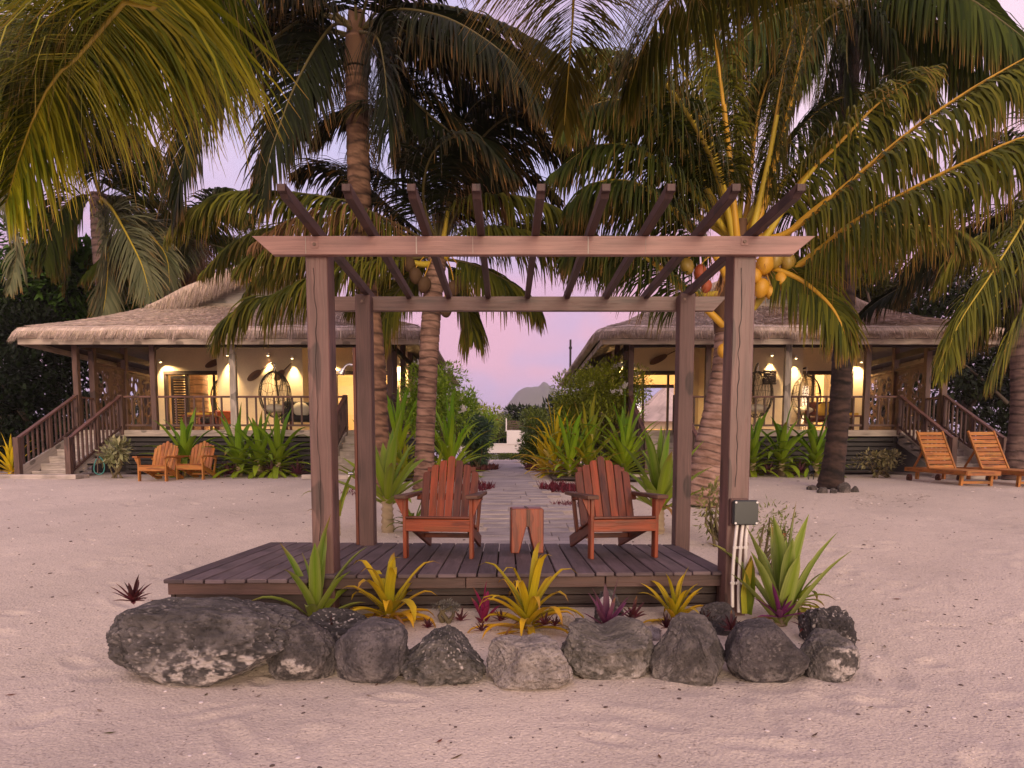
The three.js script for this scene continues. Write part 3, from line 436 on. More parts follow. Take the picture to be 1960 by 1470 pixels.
sofa(P(578, 800, 19).x, -18.9, 0.5, 'dark cushioned armchair beside the hanging chair on the left veranda', [M.cushionDark, M.cushionDark, M.cushion]);
sofa(P(412, 800, 19.4).x, -19.6, -0.6, 'dark armchair with pale cushion beside the door of the left villa', [M.cushionDark, M.teak[0], M.cushion]);
sofa(P(1575, 800, 19).x, -19.0, -0.4, 'low armchair before the curtains on the right veranda', [M.teak[3], M.teak[3], M.cushionYellow]);
function lowTable(x, z, label) { const t = thing('low_table', label, 'table', [x, FY, z]); for (let i = 0; i < 4; i++) part('slat', bx(0.8, 0.03, 0.13, 0, 0.4, -0.21 + i * 0.14), M.teak[i % 3], t); for (const a of [-1, 1]) for (const b of [-1, 1]) part('leg', bx(0.06, 0.4, 0.06, a * 0.35, 0.2, b * 0.22), M.teak[3], t); part('cushion', bx(0.6, 0.07, 0.4, 0, 0.45, 0, 0, 0, 0, 0.03), M.cushionYellow, t); }
lowTable(P(392, 805, 18.6).x, -18.4, 'reddish low table with yellow pad behind the left veranda rail');
lowTable(P(1612, 806, 18.6).x, -18.5, 'reddish low table with yellow pad behind the right veranda rail');
function curtain(x0, x1, z, label) { const t = new THREE.PlaneGeometry(x1 - x0, 1.85, 90, 1), p = t.attributes.position; for (let i = 0; i < p.count; i++) p.setZ(i, 0.03 * Math.sin(p.getX(i) * 46) + 0.015 * Math.sin(p.getX(i) * 17)); t.computeVertexNormals(); t.translate((x0 + x1) / 2, FLOOR + 0.95, z); solo('curtain', t, M.curtain, label, 'curtain'); }
curtain(7.11 + 1.68, 7.11 + 2.5, -21.55, 'pale curtain left of the dark mullion in the right villa'); curtain(7.11 + 2.75, 7.11 + 3.5, -21.55, 'pale curtain right of the dark mullion in the right villa');
{ // far hut seen through the room window of the right villa
  const t = thing('thatched_hut', 'small thatched hut far behind the right villa', 'hut', [11.2, 1.2, -48]); part('wall', bx(4, 2.6, 4, 0, 1.3, 0), M.wall, t); part('roof', new THREE.ConeGeometry(4.2, 2.8, 4, 6).rotateY(Math.PI / 4).translate(0, 4.0, 0), M.thatch, t);
}
{ // low far wall, bank, gate and pole at the end of the path
  const y = ground(0, -42);
  const w = thing('low_wall', 'low white wall at the far end of the path', 'wall', [0, 0, -44]); part('wall', [bx(7, 0.55, 0.3, -0.2, y + 0.75, 0), bx(8, 0.06, 0.4, -0.2, y + 1.05, 0)], M.white, w);
  const g = thing('white_gate_pier', 'white pier with slatted rail beside the far low wall', 'gate', [0.75, 0, -45]); part('pier', bx(1.5, 1.3, 0.4, 0, y + 1.3, 0), M.white, g); for (let i = 0; i < 5; i++) part('slat', bx(1.6, 0.06, 0.04, 0, y + 2.02 + i * 0.13, 0.1), M.villaWood, g); for (const s of [-1, 1]) part('post', bx(0.08, 0.85, 0.08, s * 0.78, y + 2.3, 0.1), M.white, g);
  const p = P(1092, 655, 30), b = thing('pole', 'thin dark pole standing behind the right hedge', 'pole', [p.x, ground(p.x, -30), -30]); part('shaft', tube([V(0, 0, 0), V(0, p.y - 1, 0)], 0.045, 2, 8), M.dark, b); part('finial', new THREE.SphereGeometry(0.075, 10, 8).translate(0, p.y - 1.35, 0), M.dark, b);
}

// ---------------------------------------------------------------- deck and pergola
const DY = EYE - 0.845, Df = 5.02, Db = 6.69;
{
  const t = thing('wooden_deck', 'dark plank deck under the pergola carrying two red chairs', 'deck'), r = rng(21);
  const X0 = -2.44, X1 = 1.70, n = 28, w = (X1 - X0) / n;
  for (let i = 0; i < n; i++) {
    const x = X0 + (i + 0.5) * w, left = x < -1.42, f = (left ? 4.80 : lerp(4.98, 5.14, (x + 1.4) / 3.1)) - 0.012 - r() * 0.02, b = lerp(6.98, 6.78, (x - X0) / (X1 - X0)) + r() * 0.015;
    part('plank', bx(w - 0.011, 0.03, b - f, x, DY - 0.015 + (r() - 0.5) * 0.004, -(f + b) / 2, (r() - 0.5) * 0.002, 0, (r() - 0.5) * 0.012, 0.006), M.deck[Math.floor(r() * 3)], t);
  }
  const fx = (a, b, D0, D1, y, h) => bar(V(a, y, -D0), V(b, y, -D1), 0.032, h);
  part('fascia', fx(-2.42, -1.43, 4.83, 4.83, DY - 0.075, 0.085), M.fascia, t);
  part('fascia', fx(-1.42, -0.31, 5.02, 5.06, DY - 0.073, 0.082), M.fascia, t); part('fascia', fx(-0.305, 0.74, 5.06, 5.12, DY - 0.073, 0.082), M.fascia, t); part('fascia', fx(0.75, 1.70, 5.12, 5.16, DY - 0.072, 0.086), M.fascia, t);
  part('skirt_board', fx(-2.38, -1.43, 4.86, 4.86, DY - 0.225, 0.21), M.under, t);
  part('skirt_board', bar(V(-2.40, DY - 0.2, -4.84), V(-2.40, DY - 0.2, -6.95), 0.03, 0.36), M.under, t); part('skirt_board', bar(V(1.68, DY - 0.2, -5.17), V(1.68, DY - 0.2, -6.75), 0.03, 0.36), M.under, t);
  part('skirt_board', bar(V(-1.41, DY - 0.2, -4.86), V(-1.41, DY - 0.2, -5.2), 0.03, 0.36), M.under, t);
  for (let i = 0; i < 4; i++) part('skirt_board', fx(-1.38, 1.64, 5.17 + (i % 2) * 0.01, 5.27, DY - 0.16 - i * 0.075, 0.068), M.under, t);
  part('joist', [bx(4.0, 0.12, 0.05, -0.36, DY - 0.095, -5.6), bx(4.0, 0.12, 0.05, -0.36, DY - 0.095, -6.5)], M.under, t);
}
const XL = -1.44, XR = 1.782, PW = 0.157;
{
  const t = thing('pergola', 'mauve brown timber pergola with nine open rafters over the deck', 'pergola'), r = rng(31), up = (px, py, D) => P(px, py, D).y;
  const bT = up(1000, 451, Df - 0.06), bB = up(1000, 487, Df - 0.06), gy = 0.02;
  const posts = [[XL + PW / 2, Df, bT - 0.005, M.post, 0.2], [XR - PW / 2, Df, bT - 0.005, M.post, 0.2], [XL + PW / 2 - 0.02, Db, up(695, 563, Db), M.post2, 0.16], [XR - PW / 2 + 0.03, Db, up(1310, 561, Db), M.post2, 0.16]];
  posts.forEach(([x, D, y1, m, d], i) => {
    const po = part('post', bx(PW - (i > 1 ? 0.012 : 0), y1 - gy, d, x, (y1 + gy) / 2, -D - d / 2, 0, 0, 0, 0.006), m, t);
    if (i < 2) { // drying crack down the face: a thin groove of splinters
      const pts = []; for (let k = 0; k <= 26; k++) pts.push(V(x - 0.015 + (i ? -0.01 : 0) + (fbm(k * 0.7, i * 3, 1, 2) - 0.5) * 0.03, lerp(y1 - 0.2, i ? 1.1 : 0.7, k / 26), -D + 0.0005)); part('crack', tube(pts, (q) => 0.0016 + 0.0022 * vn(q * 30, i, 2), 60, 4), i ? M.dark : M.under, po);
    }
  });
  const cut = (x0, x1, yb, yt, c0, c1, z, d) => ext([[x0, yt], [x0 + c0, yb], [x1 - c1, yb], [x1, yt]], d, 0.004, 0).translate(0, 0, z);
  const bx0 = P(481, 453, Df - 0.06).x, bx1 = P(1562, 452, Df - 0.06).x;
  const fb = part('beam', cut(bx0, bx1, bB, bT, 0.145, 0.155, -Df + 0.0275, 0.047), M.beam, t);
  const b2T = up(1000, 569, Db + 0.2), b2B = up(1000, 596.5, Db + 0.2), b2x = P(1390, 570, Db + 0.2).x;
  const bb = part('beam', cut(-1.88, b2x, b2B, b2T, 0.13, 0.13, -Db - 0.19, 0.047), M.post, t);
  for (const [px, py, D, m] of [[602, 468, Df - 0.055, fb], [1425, 463, Df - 0.055, fb], [693, 577, Db - 0.002, bb], [1310, 573, Db - 0.002, bb]]) { const q = P(px, py, D); part('washer', bx(0.05, 0.05, 0.006, q.x, q.y, q.z + 0.002, 0, 0, 0, 0.001), m === fb ? M.beam : M.post2, m); part('bolt', new THREE.CylinderGeometry(0.012, 0.012, 0.012, 6).rotateX(Math.PI / 2).translate(q.x, q.y, q.z + 0.008), M.bolt, m); }
  const tipT = up(1000, 371, 4.27), tipB = bT + 0.003;
  const shape = (z0, z1) => { const h = tipT - tipB; return ext([[-z0 - 0.03, tipB + h], [-z0 - 0.03, tipB + h * 0.98], [-z0 + 0.075, tipB], [-z1 - 0.02, tipB], [-z1 + 0.09, tipB + h]], 0.042, 0.003, 0); };
  for (let i = 0; i < 9; i++) { const x = -1.345 + i * 0.3875; const g = ext([[4.22, tipB + 0.062], [4.22, tipT], [7.3, tipT], [7.3, tipB + 0.062], [7.23, tipB], [4.29, tipB]], 0.044, 0.003, 0).rotateY(Math.PI / 2).translate(x, 0, 0); part('rafter', g, M.rafter, t); }
  for (const px of [698, 770, 850, 1125, 1240, 1365].slice(0, 0)) void px;
  for (const [px, w] of [[585, 0.004], [797, 0.008], [1126, 0.009], [1236, 0.003], [905, 0.003]]) { const q = P(px, 470, Df - 0.055); part('paint_streak', bx(w, bT - bB - 0.012, 0.0012, q.x, (bT + bB) / 2, q.z + 0.0012, 0, 0, 0.01, 0.0004), M.fasciaPale, fb); }
}
{ // outdoor shower on the left rear post
  const t = thing('outdoor_shower', 'chrome shower head and tap on a coppery board beside the left rear post', 'shower'), D = Db + 0.06;
  const a = P(679, 665, D), b = P(679, 1086, Db + 0.02); b.y = DY;
  part('board', bx(0.03, a.y - b.y, 0.13, a.x - 0.007, (a.y + b.y) / 2, -D - 0.06), M.teak[1], t);
  part('arm', tube([P(675, 699, D), P(668, 698, D), P(661, 702, D), P(657, 709, D)], 0.011, 12, 8), M.steel, t);
  const h0 = P(658, 706, D), h1 = P(653, 716, D); part('shower_head', tube([h0, h1], (k) => 0.018 + 0.017 * k, 4, 14), M.steel, t);
  const q = P(675, 906, D); part('tap', [tube([q, P(667, 907, D)], 0.016, 2, 10), tube([P(668, 906, D), P(668, 912, D)], 0.010, 2, 8)], M.steel, t);
}
{ // switch box and conduits on the right front post
  const t = thing('junction_box', 'black junction box screwed to the front of the right pergola post', 'electrical box'), D = Df - 0.05, a = P(1401, 957, D), b = P(1447, 1004, D), c = a.clone().add(b).multiplyScalar(0.5);
  part('box', bx(b.x - a.x, a.y - b.y, 0.045, c.x, c.y, -D + 0.018, 0, 0, 0, 0.012), M.blackBox, t); part('lid', bx(b.x - a.x - 0.008, a.y - b.y - 0.008, 0.012, c.x, c.y, -D + 0.044, 0, 0, 0, 0.006), M.blackBox, t); part('base', bx(0.13, 0.2, 0.03, c.x - 0.03, c.y, -D - 0.027), M.post2, t);
  for (const x of [-1, 1]) for (const y of [-1, 1]) part('screw', new THREE.CylinderGeometry(0.008, 0.008, 0.006, 10).rotateX(Math.PI / 2).translate(c.x + x * (b.x - a.x) * 0.42, c.y + y * (a.y - b.y) * 0.42, -D + 0.052), M.white, t);
  const cd = thing('conduits', 'three white conduits running down from the black junction box', 'conduit', [0, 0, 0]);
  for (const [u, v, y1] of [[1411, 1402, 1162], [1422, 1414, 1172], [1431, 1425, 1172]]) part('conduit', tube([P(u, 1003, D), P(u - 3, 1030, D - 0.02), P(v + 2, 1075, D - 0.02), P(v, 1120, D - 0.02), P(v, y1, D - 0.03)], 0.0125, 22, 8), M.pvc, cd);
  for (const y of [1048, 1116]) for (const u of [1407, 1417, 1427]) { const q = P(y === 1048 ? u : u - 5, y, D - 0.02); part('clip', [bx(0.034, 0.022, 0.018, q.x, q.y, q.z + 0.003, 0, 0, 0, 0.004)], M.pvc, cd); }
}

// ---------------------------------------------------------------- chairs, stool, loungers
function slat7(w, h, arch, th = 0.02) { const s = new THREE.Shape(); s.moveTo(-w / 2, 0); s.lineTo(w / 2, 0); s.lineTo(w / 2, h - arch[1]); s.quadraticCurveTo(w / 2, h, 0, h + arch[2]); s.quadraticCurveTo(-w / 2, h, -w / 2, h - arch[0]); s.lineTo(-w / 2, 0); return ext(s, th, 0.003, 1); }
function adirondack(pos, turn, label, mats, arm, scale = 1) {
  const t = thing('adirondack_chair', label, 'chair', pos, turn), r = rng(Math.round(pos.x * 1000)), m = () => mats[Math.floor(r() * mats.length)];
  for (const s of [-1, 1]) {
    part('leg', bx(0.032, 0.515, 0.085, s * 0.287, 0.2575, 0.30), mats[0], t);
    part('arm_bracket', ext([[0, 0], [0.07, 0.15], [0, 0.15]], 0.03, 0.003).rotateY(s > 0 ? 0 : Math.PI).translate(s * 0.305, 0.36, 0.31), mats[0], t);
    const a = ext([[-0.06, 0.42], [0.06, 0.42], [0.075, 0.38], [0.07, 0.22], [0.04, -0.1], [0.03, -0.42], [-0.035, -0.42], [-0.05, -0.1], [-0.065, 0.2], [-0.072, 0.38]].map(([x, y]) => [x * 0.8, -y]), 0.024, 0.004, 1).rotateX(Math.PI / 2).rotateZ(Math.PI).rotateY(Math.PI); a.translate(s * 0.305, 0.53, 0); part('arm', a, arm, t);
    part('side_rail', bar(V(s * 0.245, 0.31, 0.31), V(s * 0.245, 0.055, -0.50), 0.03, 0.11), mats[1], t);
    part('rear_brace', bar(V(s * 0.275, 0.51, -0.33), V(s * 0.255, 0.17, -0.25), 0.03, 0.05), mats[1], t);
  }
  part('front_rail', bx(0.56, 0.105, 0.022, 0, 0.285, 0.335), mats[0], t);
  part('stretcher', bx(0.46, 0.045, 0.03, 0, 0.14, -0.22), mats[1], t);
  for (let i = 0; i < 6; i++) { const f = i / 5, z = lerp(0.315, -0.10, f), y = lerp(0.352, 0.225, f); part('seat_slat', bx(0.555, 0.02, 0.075, 0, y, z, -0.3 + (i ? 0 : 0.25)), m(), t); }
  const back = new THREE.Group(); const hs = [0.585, 0.655, 0.70, 0.735, 0.70, 0.655, 0.585], tilt = -0.40;
  for (let i = 0; i < 7; i++) { const k = i - 3, w = 0.069, g = slat7(w, hs[i], k < 0 ? [0.05, 0.0, 0] : k > 0 ? [0.0, 0.05, 0] : [0.02, 0.02, 0.012]); g.rotateZ(-k * 0.006); g.translate(k * 0.0735, 0, 0); g.rotateX(tilt); g.translate(0, 0.19, -0.095); part('back_slat', g, [mats[1], mats[mats.length - 1], mats[0]][Math.floor(r() * 3)], t); }
  part('back_support', [bx(0.62, 0.06, 0.025, 0, 0.50, -0.245, tilt), bx(0.46, 0.05, 0.02, 0, 0.75, -0.35, tilt)], mats[1], t);
  t.scale.setScalar(scale); return t;
}
{ const a = P(847, 1069, 5.86); adirondack(V(a.x, DY, -6.13), -0.10, 'red stained slatted armchair on the deck left of the stool', M.teak, M.arm); }
{ const a = P(1180, 1069, 5.86); adirondack(V(a.x, DY, -6.13), 0.17, 'red stained slatted armchair on the deck right of the stool', M.teak, M.arm); }
{ const a = G(287, 921), s = 1.0; a.y -= 0.02; adirondack(V(a.x + 0.1, a.y, a.z - 0.25), -0.02, 'orange slatted garden armchair nearest the variegated bush by the left villa', M.orange, M.orange[2], s); const b = G(362, 918); b.y -= 0.02; adirondack(V(b.x + 0.05, b.y, b.z - 0.3), -0.06, 'orange slatted garden armchair nearest the green spiky plants by the left villa', M.orange, M.orange[2], s); }
{ // block stool with a cut-out
  const a = P(1008, 1060, 6.14), t = thing('block_stool', 'low solid wood stool with arched cut out between the two chairs', 'stool', [a.x, DY, -6.27], 0.05), w = 0.292, h = 0.405, s = new THREE.Shape();
  s.moveTo(-w / 2, 0); s.lineTo(-w / 2 + 0.07, 0); s.quadraticCurveTo(-0.045, 0.10, -0.012, 0.24); s.lineTo(0.012, 0.24); s.quadraticCurveTo(0.04, 0.10, w / 2 - 0.078, 0); s.lineTo(w / 2, 0); s.lineTo(w / 2 + 0.002, h - 0.02); s.quadraticCurveTo(w / 2, h, w / 2 - 0.02, h); s.lineTo(-w / 2 + 0.02, h); s.quadraticCurveTo(-w / 2, h, -w / 2, h - 0.02); s.lineTo(-w / 2, 0);
  part('block', ext(s, 0.26, 0.006, 1), M.teak[0], t); part('core', [bx(0.034, 0.155, 0.004, 0.008, h - 0.085, 0.1385), bx(0.026, 0.006, 0.27, 0.0, h + 0.001, 0)], M.arm, t);
  for (const x of [-0.11, 0.115]) part('foot', new THREE.CylinderGeometry(0.012, 0.012, 0.006, 10).translate(x, 0.0, 0.1), M.white, t);
}
function lounger(x, z, label) {
  const t = thing('sun_lounger', label, 'sun lounger', [x, ground(x, z + 0.7) - 0.01, z], -Math.PI / 2), m = M.orange;   // +x along the lounger towards the foot end
  t.rotation.z = -0.03; const L = 2.0, W = 0.62, H = 0.27;
  for (const s of [-1, 1]) part('side_rail', bx(L, 0.085, 0.035, L / 2 - 0.35, H, s * W / 2), m[2], t);
  part('end_rail', bx(0.035, 0.085, W, L - 0.36, H, 0), m[2], t); part('end_rail', bx(0.035, 0.085, W, -0.34, H, 0), m[2], t);
  for (let i = 0; i < 14; i++) part('slat', bx(0.068, 0.018, W - 0.04, 0.48 + i * 0.083, H + 0.04, 0), m[i % 3], t);
  const B = V(0.42, H + 0.03, 0), T = V(-0.10, H + 0.80, 0), d = T.clone().sub(B).normalize(), len = T.distanceTo(B);
  for (const s of [-1, 1]) part('back_rail', bar(B.clone().setZ(s * 0.265), T.clone().setZ(s * 0.265), 0.035, 0.05), m[0], t);
  for (let i = 0; i < 9; i++) { const q = B.clone().addScaledVector(d, 0.06 + i * (len - 0.12) / 8); part('back_slat', bx(0.082, 0.018, 0.50, q.x, q.y, 0, 0, 0, Math.atan2(d.y, d.x)), m[(i * 2) % 3], t); }
  for (const s of [-1, 1]) part('prop', bar(V(-0.22, H, s * 0.22), B.clone().lerp(T, 0.55).setZ(s * 0.22), 0.03, 0.04), m[2], t);
  for (const s of [-1, 1]) { part('leg', bx(0.07, 0.26, 0.05, L - 0.55, 0.13, s * (W / 2 - 0.03), 0, 0, -0.05), m[0], t); part('leg', bx(0.07, 0.2, 0.05, 0.05, 0.17, s * (W / 2 - 0.03)), m[2], t); const w = part('wheel', new THREE.CylinderGeometry(0.085, 0.085, 0.04, 20).rotateX(Math.PI / 2).translate(-0.18, 0.085, s * (W / 2 + 0.0)), M.teak[3], t); part('hub', new THREE.CylinderGeometry(0.02, 0.02, 0.05, 10).rotateX(Math.PI / 2).translate(-0.18, 0.085, s * (W / 2 + 0.002)), M.dark, w); }
  part('stretcher', bx(0.05, 0.05, W - 0.1, L - 0.55, 0.09, 0), m[0], t);
  return t;
}
lounger(8.92, -14.45, 'teak sun lounger nearest the tall dark palm on the right sand');
lounger(9.9, -14.3, 'teak sun lounger cut by the right edge of the picture');

// ---------------------------------------------------------------- boulders
const icoCache = new Map();
function rock(name, label, px0, px1, py0, py1, o = {}) {
  if (py1 > 1285) { px0 -= 5; px1 += 5; } const base = o.D ? P((px0 + px1) / 2, py1, o.D) : G((px0 + px1) / 2, py1); const D = -base.z + (o.depth ?? 0.5) * 0.0, a = P(px0, (py0 + py1) / 2, D), b = P(px1, (py0 + py1) / 2, D), tp = P((px0 + px1) / 2, py0, D);
  const w = (b.x - a.x), h = tp.y - base.y, dz = (o.depth ?? 0.75) * Math.min(w, 0.75), seed = o.seed ?? 1, N = o.n ?? 34, r = rng(seed * 99 + 3);
  if (!icoCache.has(N)) { const g0 = new THREE.IcosahedronGeometry(1, N); g0.deleteAttribute('uv'); g0.deleteAttribute('normal'); const m = new Map(), p0 = g0.attributes.position, pos = [], idx = []; for (let i = 0; i < p0.count; i++) { const k = [p0.getX(i), p0.getY(i), p0.getZ(i)].map((v) => Math.round(v * 1e4)).join(); if (!m.has(k)) { m.set(k, pos.length / 3); pos.push(p0.getX(i), p0.getY(i), p0.getZ(i)); } idx.push(m.get(k)); } icoCache.set(N, { pos, idx }); }
  const { pos, idx } = icoCache.get(N), g = new THREE.BufferGeometry(), p = pos.slice(), col = [], uv = [], planes = [];
  const np = o.facets ?? 5; for (let i = 0; i < np; i++) { const th = r() * 6.28, el = (r() - 0.25) * 1.6; planes.push([V(Math.cos(th) * Math.cos(el), Math.sin(el), Math.sin(th) * Math.cos(el)), 0.72 + r() * 0.2]); }
  for (const q of o.cuts ?? []) planes.push([V(...q.slice(0, 3)).normalize(), q[3]]);
  const v = V(), rr = o.rough ?? 1, e = o.box ?? 2.6;
  for (let i = 0; i < p.length; i += 3) {
    v.set(p[i], p[i + 1], p[i + 2]); const d = v.clone();
    const l = Math.pow(Math.abs(v.x) ** e + Math.abs(v.y) ** e + Math.abs(v.z) ** e, 1 / e); v.divideScalar(l);
    for (const [n, k] of planes) { const q = v.dot(n) - k; if (q > 0) v.addScaledVector(n, -q * 0.85); }
    const lo = fbm(d.x * 1.3 + seed * 7, d.y * 1.3, d.z * 1.3, 3) - 0.5, mid = fbm(d.x * 4 + seed, d.y * 4 + 9, d.z * 4, 3) - 0.5, hi = fbm(d.x * 13 + seed, d.y * 13, d.z * 13 + 4, 3) - 0.5, pit = sst(0.62, 0.78, vn(d.x * 19 + seed, d.y * 19, d.z * 19));
    v.multiplyScalar(1 + lo * 0.42 + mid * 0.16 * rr + hi * 0.075 * rr - pit * 0.03 * rr);
    if (o.shape) o.shape(v);
    p[i] = v.x; p[i + 1] = v.y; p[i + 2] = v.z;
    const X = d.x * w, Y = d.y * h, Z = d.z * dz, f1 = fbm(d.x * 5 * w + seed, d.y * 5 * h, d.z * 4, 4), f2 = vn(d.x * 46 * w + seed, d.y * 46 * h, d.z * 46 * dz), f3 = fbm(d.x * 2.2 + seed * 3, d.y * 2.2, d.z * 2.2, 4);
    let c = mix3(o.c0 ?? [0.045, 0.040, 0.040], o.c1 ?? [0.12, 0.105, 0.098], sst(0.3, 0.8, f1) * 0.75 + hi * 0.5);
    const pale = (o.patch ? clamp(1 - Math.hypot((d.x - o.patch[0]) / o.patch[2], (d.y - o.patch[1]) / o.patch[3])) * 2.2 * sst(0.47, 0.60, fbm(d.x * 11 * w + 2, d.y * 15 * h, d.z * 7, 5)) : 0) + (o.speck ?? 0.25) * sst(0.72, 0.84, f2) * sst(0.35, 0.6, f3) + (o.wash ?? 0.4) * sst(0.1, -0.8, d.y) * sst(0.42, 0.62, fbm(d.x * 9 * w, d.y * 9 * h, d.z * 9 + seed, 4));
    c = mix3(c, o.pale ?? [0.50, 0.44, 0.41], clamp(pale)); c = mix3(c, [0.02, 0.018, 0.018], pit * 0.5);
    col.push(c[0] * 1.25, c[1] * 1.25, c[2] * 1.25); uv.push((Math.abs(d.x) > 0.75 ? Z : X) , (Math.abs(d.y) > 0.75 ? Z : Y));
  }
  g.setAttribute('position', new THREE.Float32BufferAttribute(p, 3)); g.setAttribute('color', new THREE.Float32BufferAttribute(col, 3)); g.setAttribute('uv', new THREE.Float32BufferAttribute(uv, 2)); g.setIndex(idx);
  g.computeBoundingBox(); const bb = g.boundingBox, sx = w / (bb.max.x - bb.min.x), sy = (h + (o.sink ?? 0.06)) / (bb.max.y - bb.min.y), sz = dz / (bb.max.z - bb.min.z);
  g.translate(-(bb.max.x + bb.min.x) / 2, -bb.min.y, -bb.max.z); g.scale(sx, sy, sz); g.translate(0, 0, o.back ? -o.back : 0); g.computeVertexNormals();
  const m = solo(name, g, M.rock, label, o.cat ?? 'boulder'); m.position.set((a.x + b.x) / 2, base.y - (o.sink ?? 0.06), base.z + dz * 0.22); return m;
}
const lump = (v) => { v.x += 0.12 * v.y * (v.x > 0 ? -1 : 0.4); };
rock('boulder', 'largest grey boulder with white lichen patches at the left end of the row', 188, 572, 1155, 1312, { seed: 4, n: 52, depth: 0.7, back: 0.04, box: 3.0, facets: 1, patch: [0.22, -0.45, 0.85, 0.75], wash: 0.3, speck: 0.55, c0: [0.055, 0.049, 0.047], c1: [0.17, 0.15, 0.145], cuts: [[-0.55, -0.85, 0.0, 0.95], [0.7, -0.7, 0.1, 0.72]] });
rock('boulder', 'dark boulder with a pale spot, second from the left beside the largest', 503, 636, 1196, 1303, { seed: 7, box: 2.2, facets: 2, patch: [0.05, -0.25, 0.6, 0.5], speck: 0.2, c0: [0.05, 0.043, 0.041], c1: [0.16, 0.135, 0.13] });
rock('boulder', 'smooth round grey boulder below the left yellow spiky plant', 634, 776, 1187, 1308, { seed: 9, facets: 1, box: 2.1, rough: 0.55, c0: [0.06, 0.052, 0.055], c1: [0.17, 0.145, 0.145], speck: 0.2, wash: 0.4 });
rock('boulder', 'peaked coral rock with white flecks, left of the palest boulder', 762, 926, 1205, 1309, { seed: 13, facets: 2, rough: 1.6, speck: 1.0, wash: 0.35, c0: [0.05, 0.046, 0.042], c1: [0.17, 0.15, 0.135], shape: (v) => { const k = clamp((v.y + 1) / 2); v.x = v.x * (1.1 - 0.72 * k * k) + 0.12 * k; if (v.x < -0.45) v.y *= 0.8; } });
rock('boulder', 'palest grey boulder in the middle of the row below the yellow plant', 934, 1096, 1226, 1316, { seed: 17, box: 3.0, rough: 1.1, c0: [0.20, 0.17, 0.155], c1: [0.42, 0.36, 0.33], speck: 0.3, wash: 0.3, facets: 3 });
rock('boulder', 'brownish grey saddle shaped boulder below the purple plant', 1075, 1258, 1194, 1292, { seed: 21, box: 3.0, c0: [0.085, 0.075, 0.065], c1: [0.22, 0.19, 0.165], wash: 0.8, speck: 0.4, shape: (v) => { if (v.y > 0.1) v.y -= 0.34 * Math.exp(-(((v.x + 0.05) / 0.32) ** 2)) * v.y; } });
rock('boulder', 'angular grey boulder with a sharp ridge, third from the right end', 1257, 1404, 1187, 1309, { seed: 26, box: 3.4, facets: 6, rough: 0.8, c0: [0.07, 0.06, 0.055], c1: [0.17, 0.145, 0.13], cuts: [[0.8, 0.45, 0.4, 0.5], [-0.7, 0.5, 0.5, 0.5], [-0.6, -0.1, 0.8, 0.62]] });
rock('boulder', 'big dark smooth boulder in front of the green striped plant', 1402, 1549, 1189, 1306, { seed: 28, box: 2.5, facets: 3, rough: 0.5, c0: [0.042, 0.036, 0.038], c1: [0.12, 0.10, 0.10], wash: 0.35, cuts: [[0.75, 0.65, 0.1, 0.62]] });
rock('boulder', 'small grey boulder with a pale patch at the right end of the row', 1540, 1642, 1211, 1300, { seed: 33, box: 2.4, facets: 5, patch: [0.3, 0.0, 0.7, 0.8], c0: [0.06, 0.053, 0.05], c1: [0.19, 0.165, 0.15] });
rock('coral_rock', 'dark pitted coral rock behind the right end boulder', 1543, 1647, 1163, 1264, { D: 4.42, seed: 36, box: 2.6, rough: 1.9, speck: 1.3, depth: 0.8, c0: [0.035, 0.03, 0.03], c1: [0.10, 0.085, 0.08], cat: 'rock' });
rock('boulder', 'dark rounded rock tucked behind the angular boulder under the deck edge', 1340, 1420, 1156, 1224, { D: 4.62, seed: 41, box: 2.2, c0: [0.035, 0.03, 0.03], c1: [0.10, 0.085, 0.08] });
rock('coral_rock', 'upright dark coral rock topped with a white shell fragment', 1139, 1196, 1130, 1215, { D: 4.78, seed: 44, rough: 1.8, speck: 0.8, c0: [0.05, 0.044, 0.042], c1: [0.14, 0.12, 0.11], cat: 'rock' });
rock('coral_rock', 'dark coral rock with white flecks behind the second and third boulders', 560, 712, 1168, 1246, { D: 4.4, seed: 47, rough: 1.7, speck: 1.7, c0: [0.035, 0.03, 0.03], c1: [0.09, 0.08, 0.075], cat: 'rock', depth: 0.5 });
rock('coral_rock', 'small pale striped coral lump among the red leaves right of the purple plant', 1228, 1268, 1198, 1228, { D: 4.5, seed: 49, n: 16, c0: [0.25, 0.21, 0.2], c1: [0.45, 0.4, 0.38], cat: 'rock' });
rock('coral_rock', 'pale coral lump under the middle yellow plant', 1075, 1100, 1178, 1194, { D: 4.7, seed: 50, n: 12, c0: [0.4, 0.34, 0.31], c1: [0.55, 0.48, 0.44], cat: 'rock' });
rock('shell', 'white shell fragment resting on the upright coral rock', 1148, 1174, 1141, 1170, { D: 4.66, seed: 51, n: 10, box: 2.0, sink: 0.0, depth: 0.4, speck: 0, wash: 0, c0: [0.72, 0.66, 0.62], c1: [0.8, 0.75, 0.72], cat: 'shell' });
for (const [i, q] of [[1546, 1566, 928, 938, 'farthest left of the stones at the dark palm foot'], [1566, 1586, 932, 944, 'in front of the dark palm foot on the left'], [1590, 1604, 934, 944, 'smallest, in front of the dark palm foot'], [1606, 1631, 923, 943, 'largest, touching the right of the dark palm foot'], [1630, 1646, 930, 942, 'farthest right of the stones at the dark palm foot']].entries()) rock('stone', 'grey stone ' + q[4], q[0], q[1], q[2], q[3], { seed: 60 + i, n: 10, c0: [0.05, 0.042, 0.038], c1: [0.18, 0.15, 0.135], cat: 'stone' });
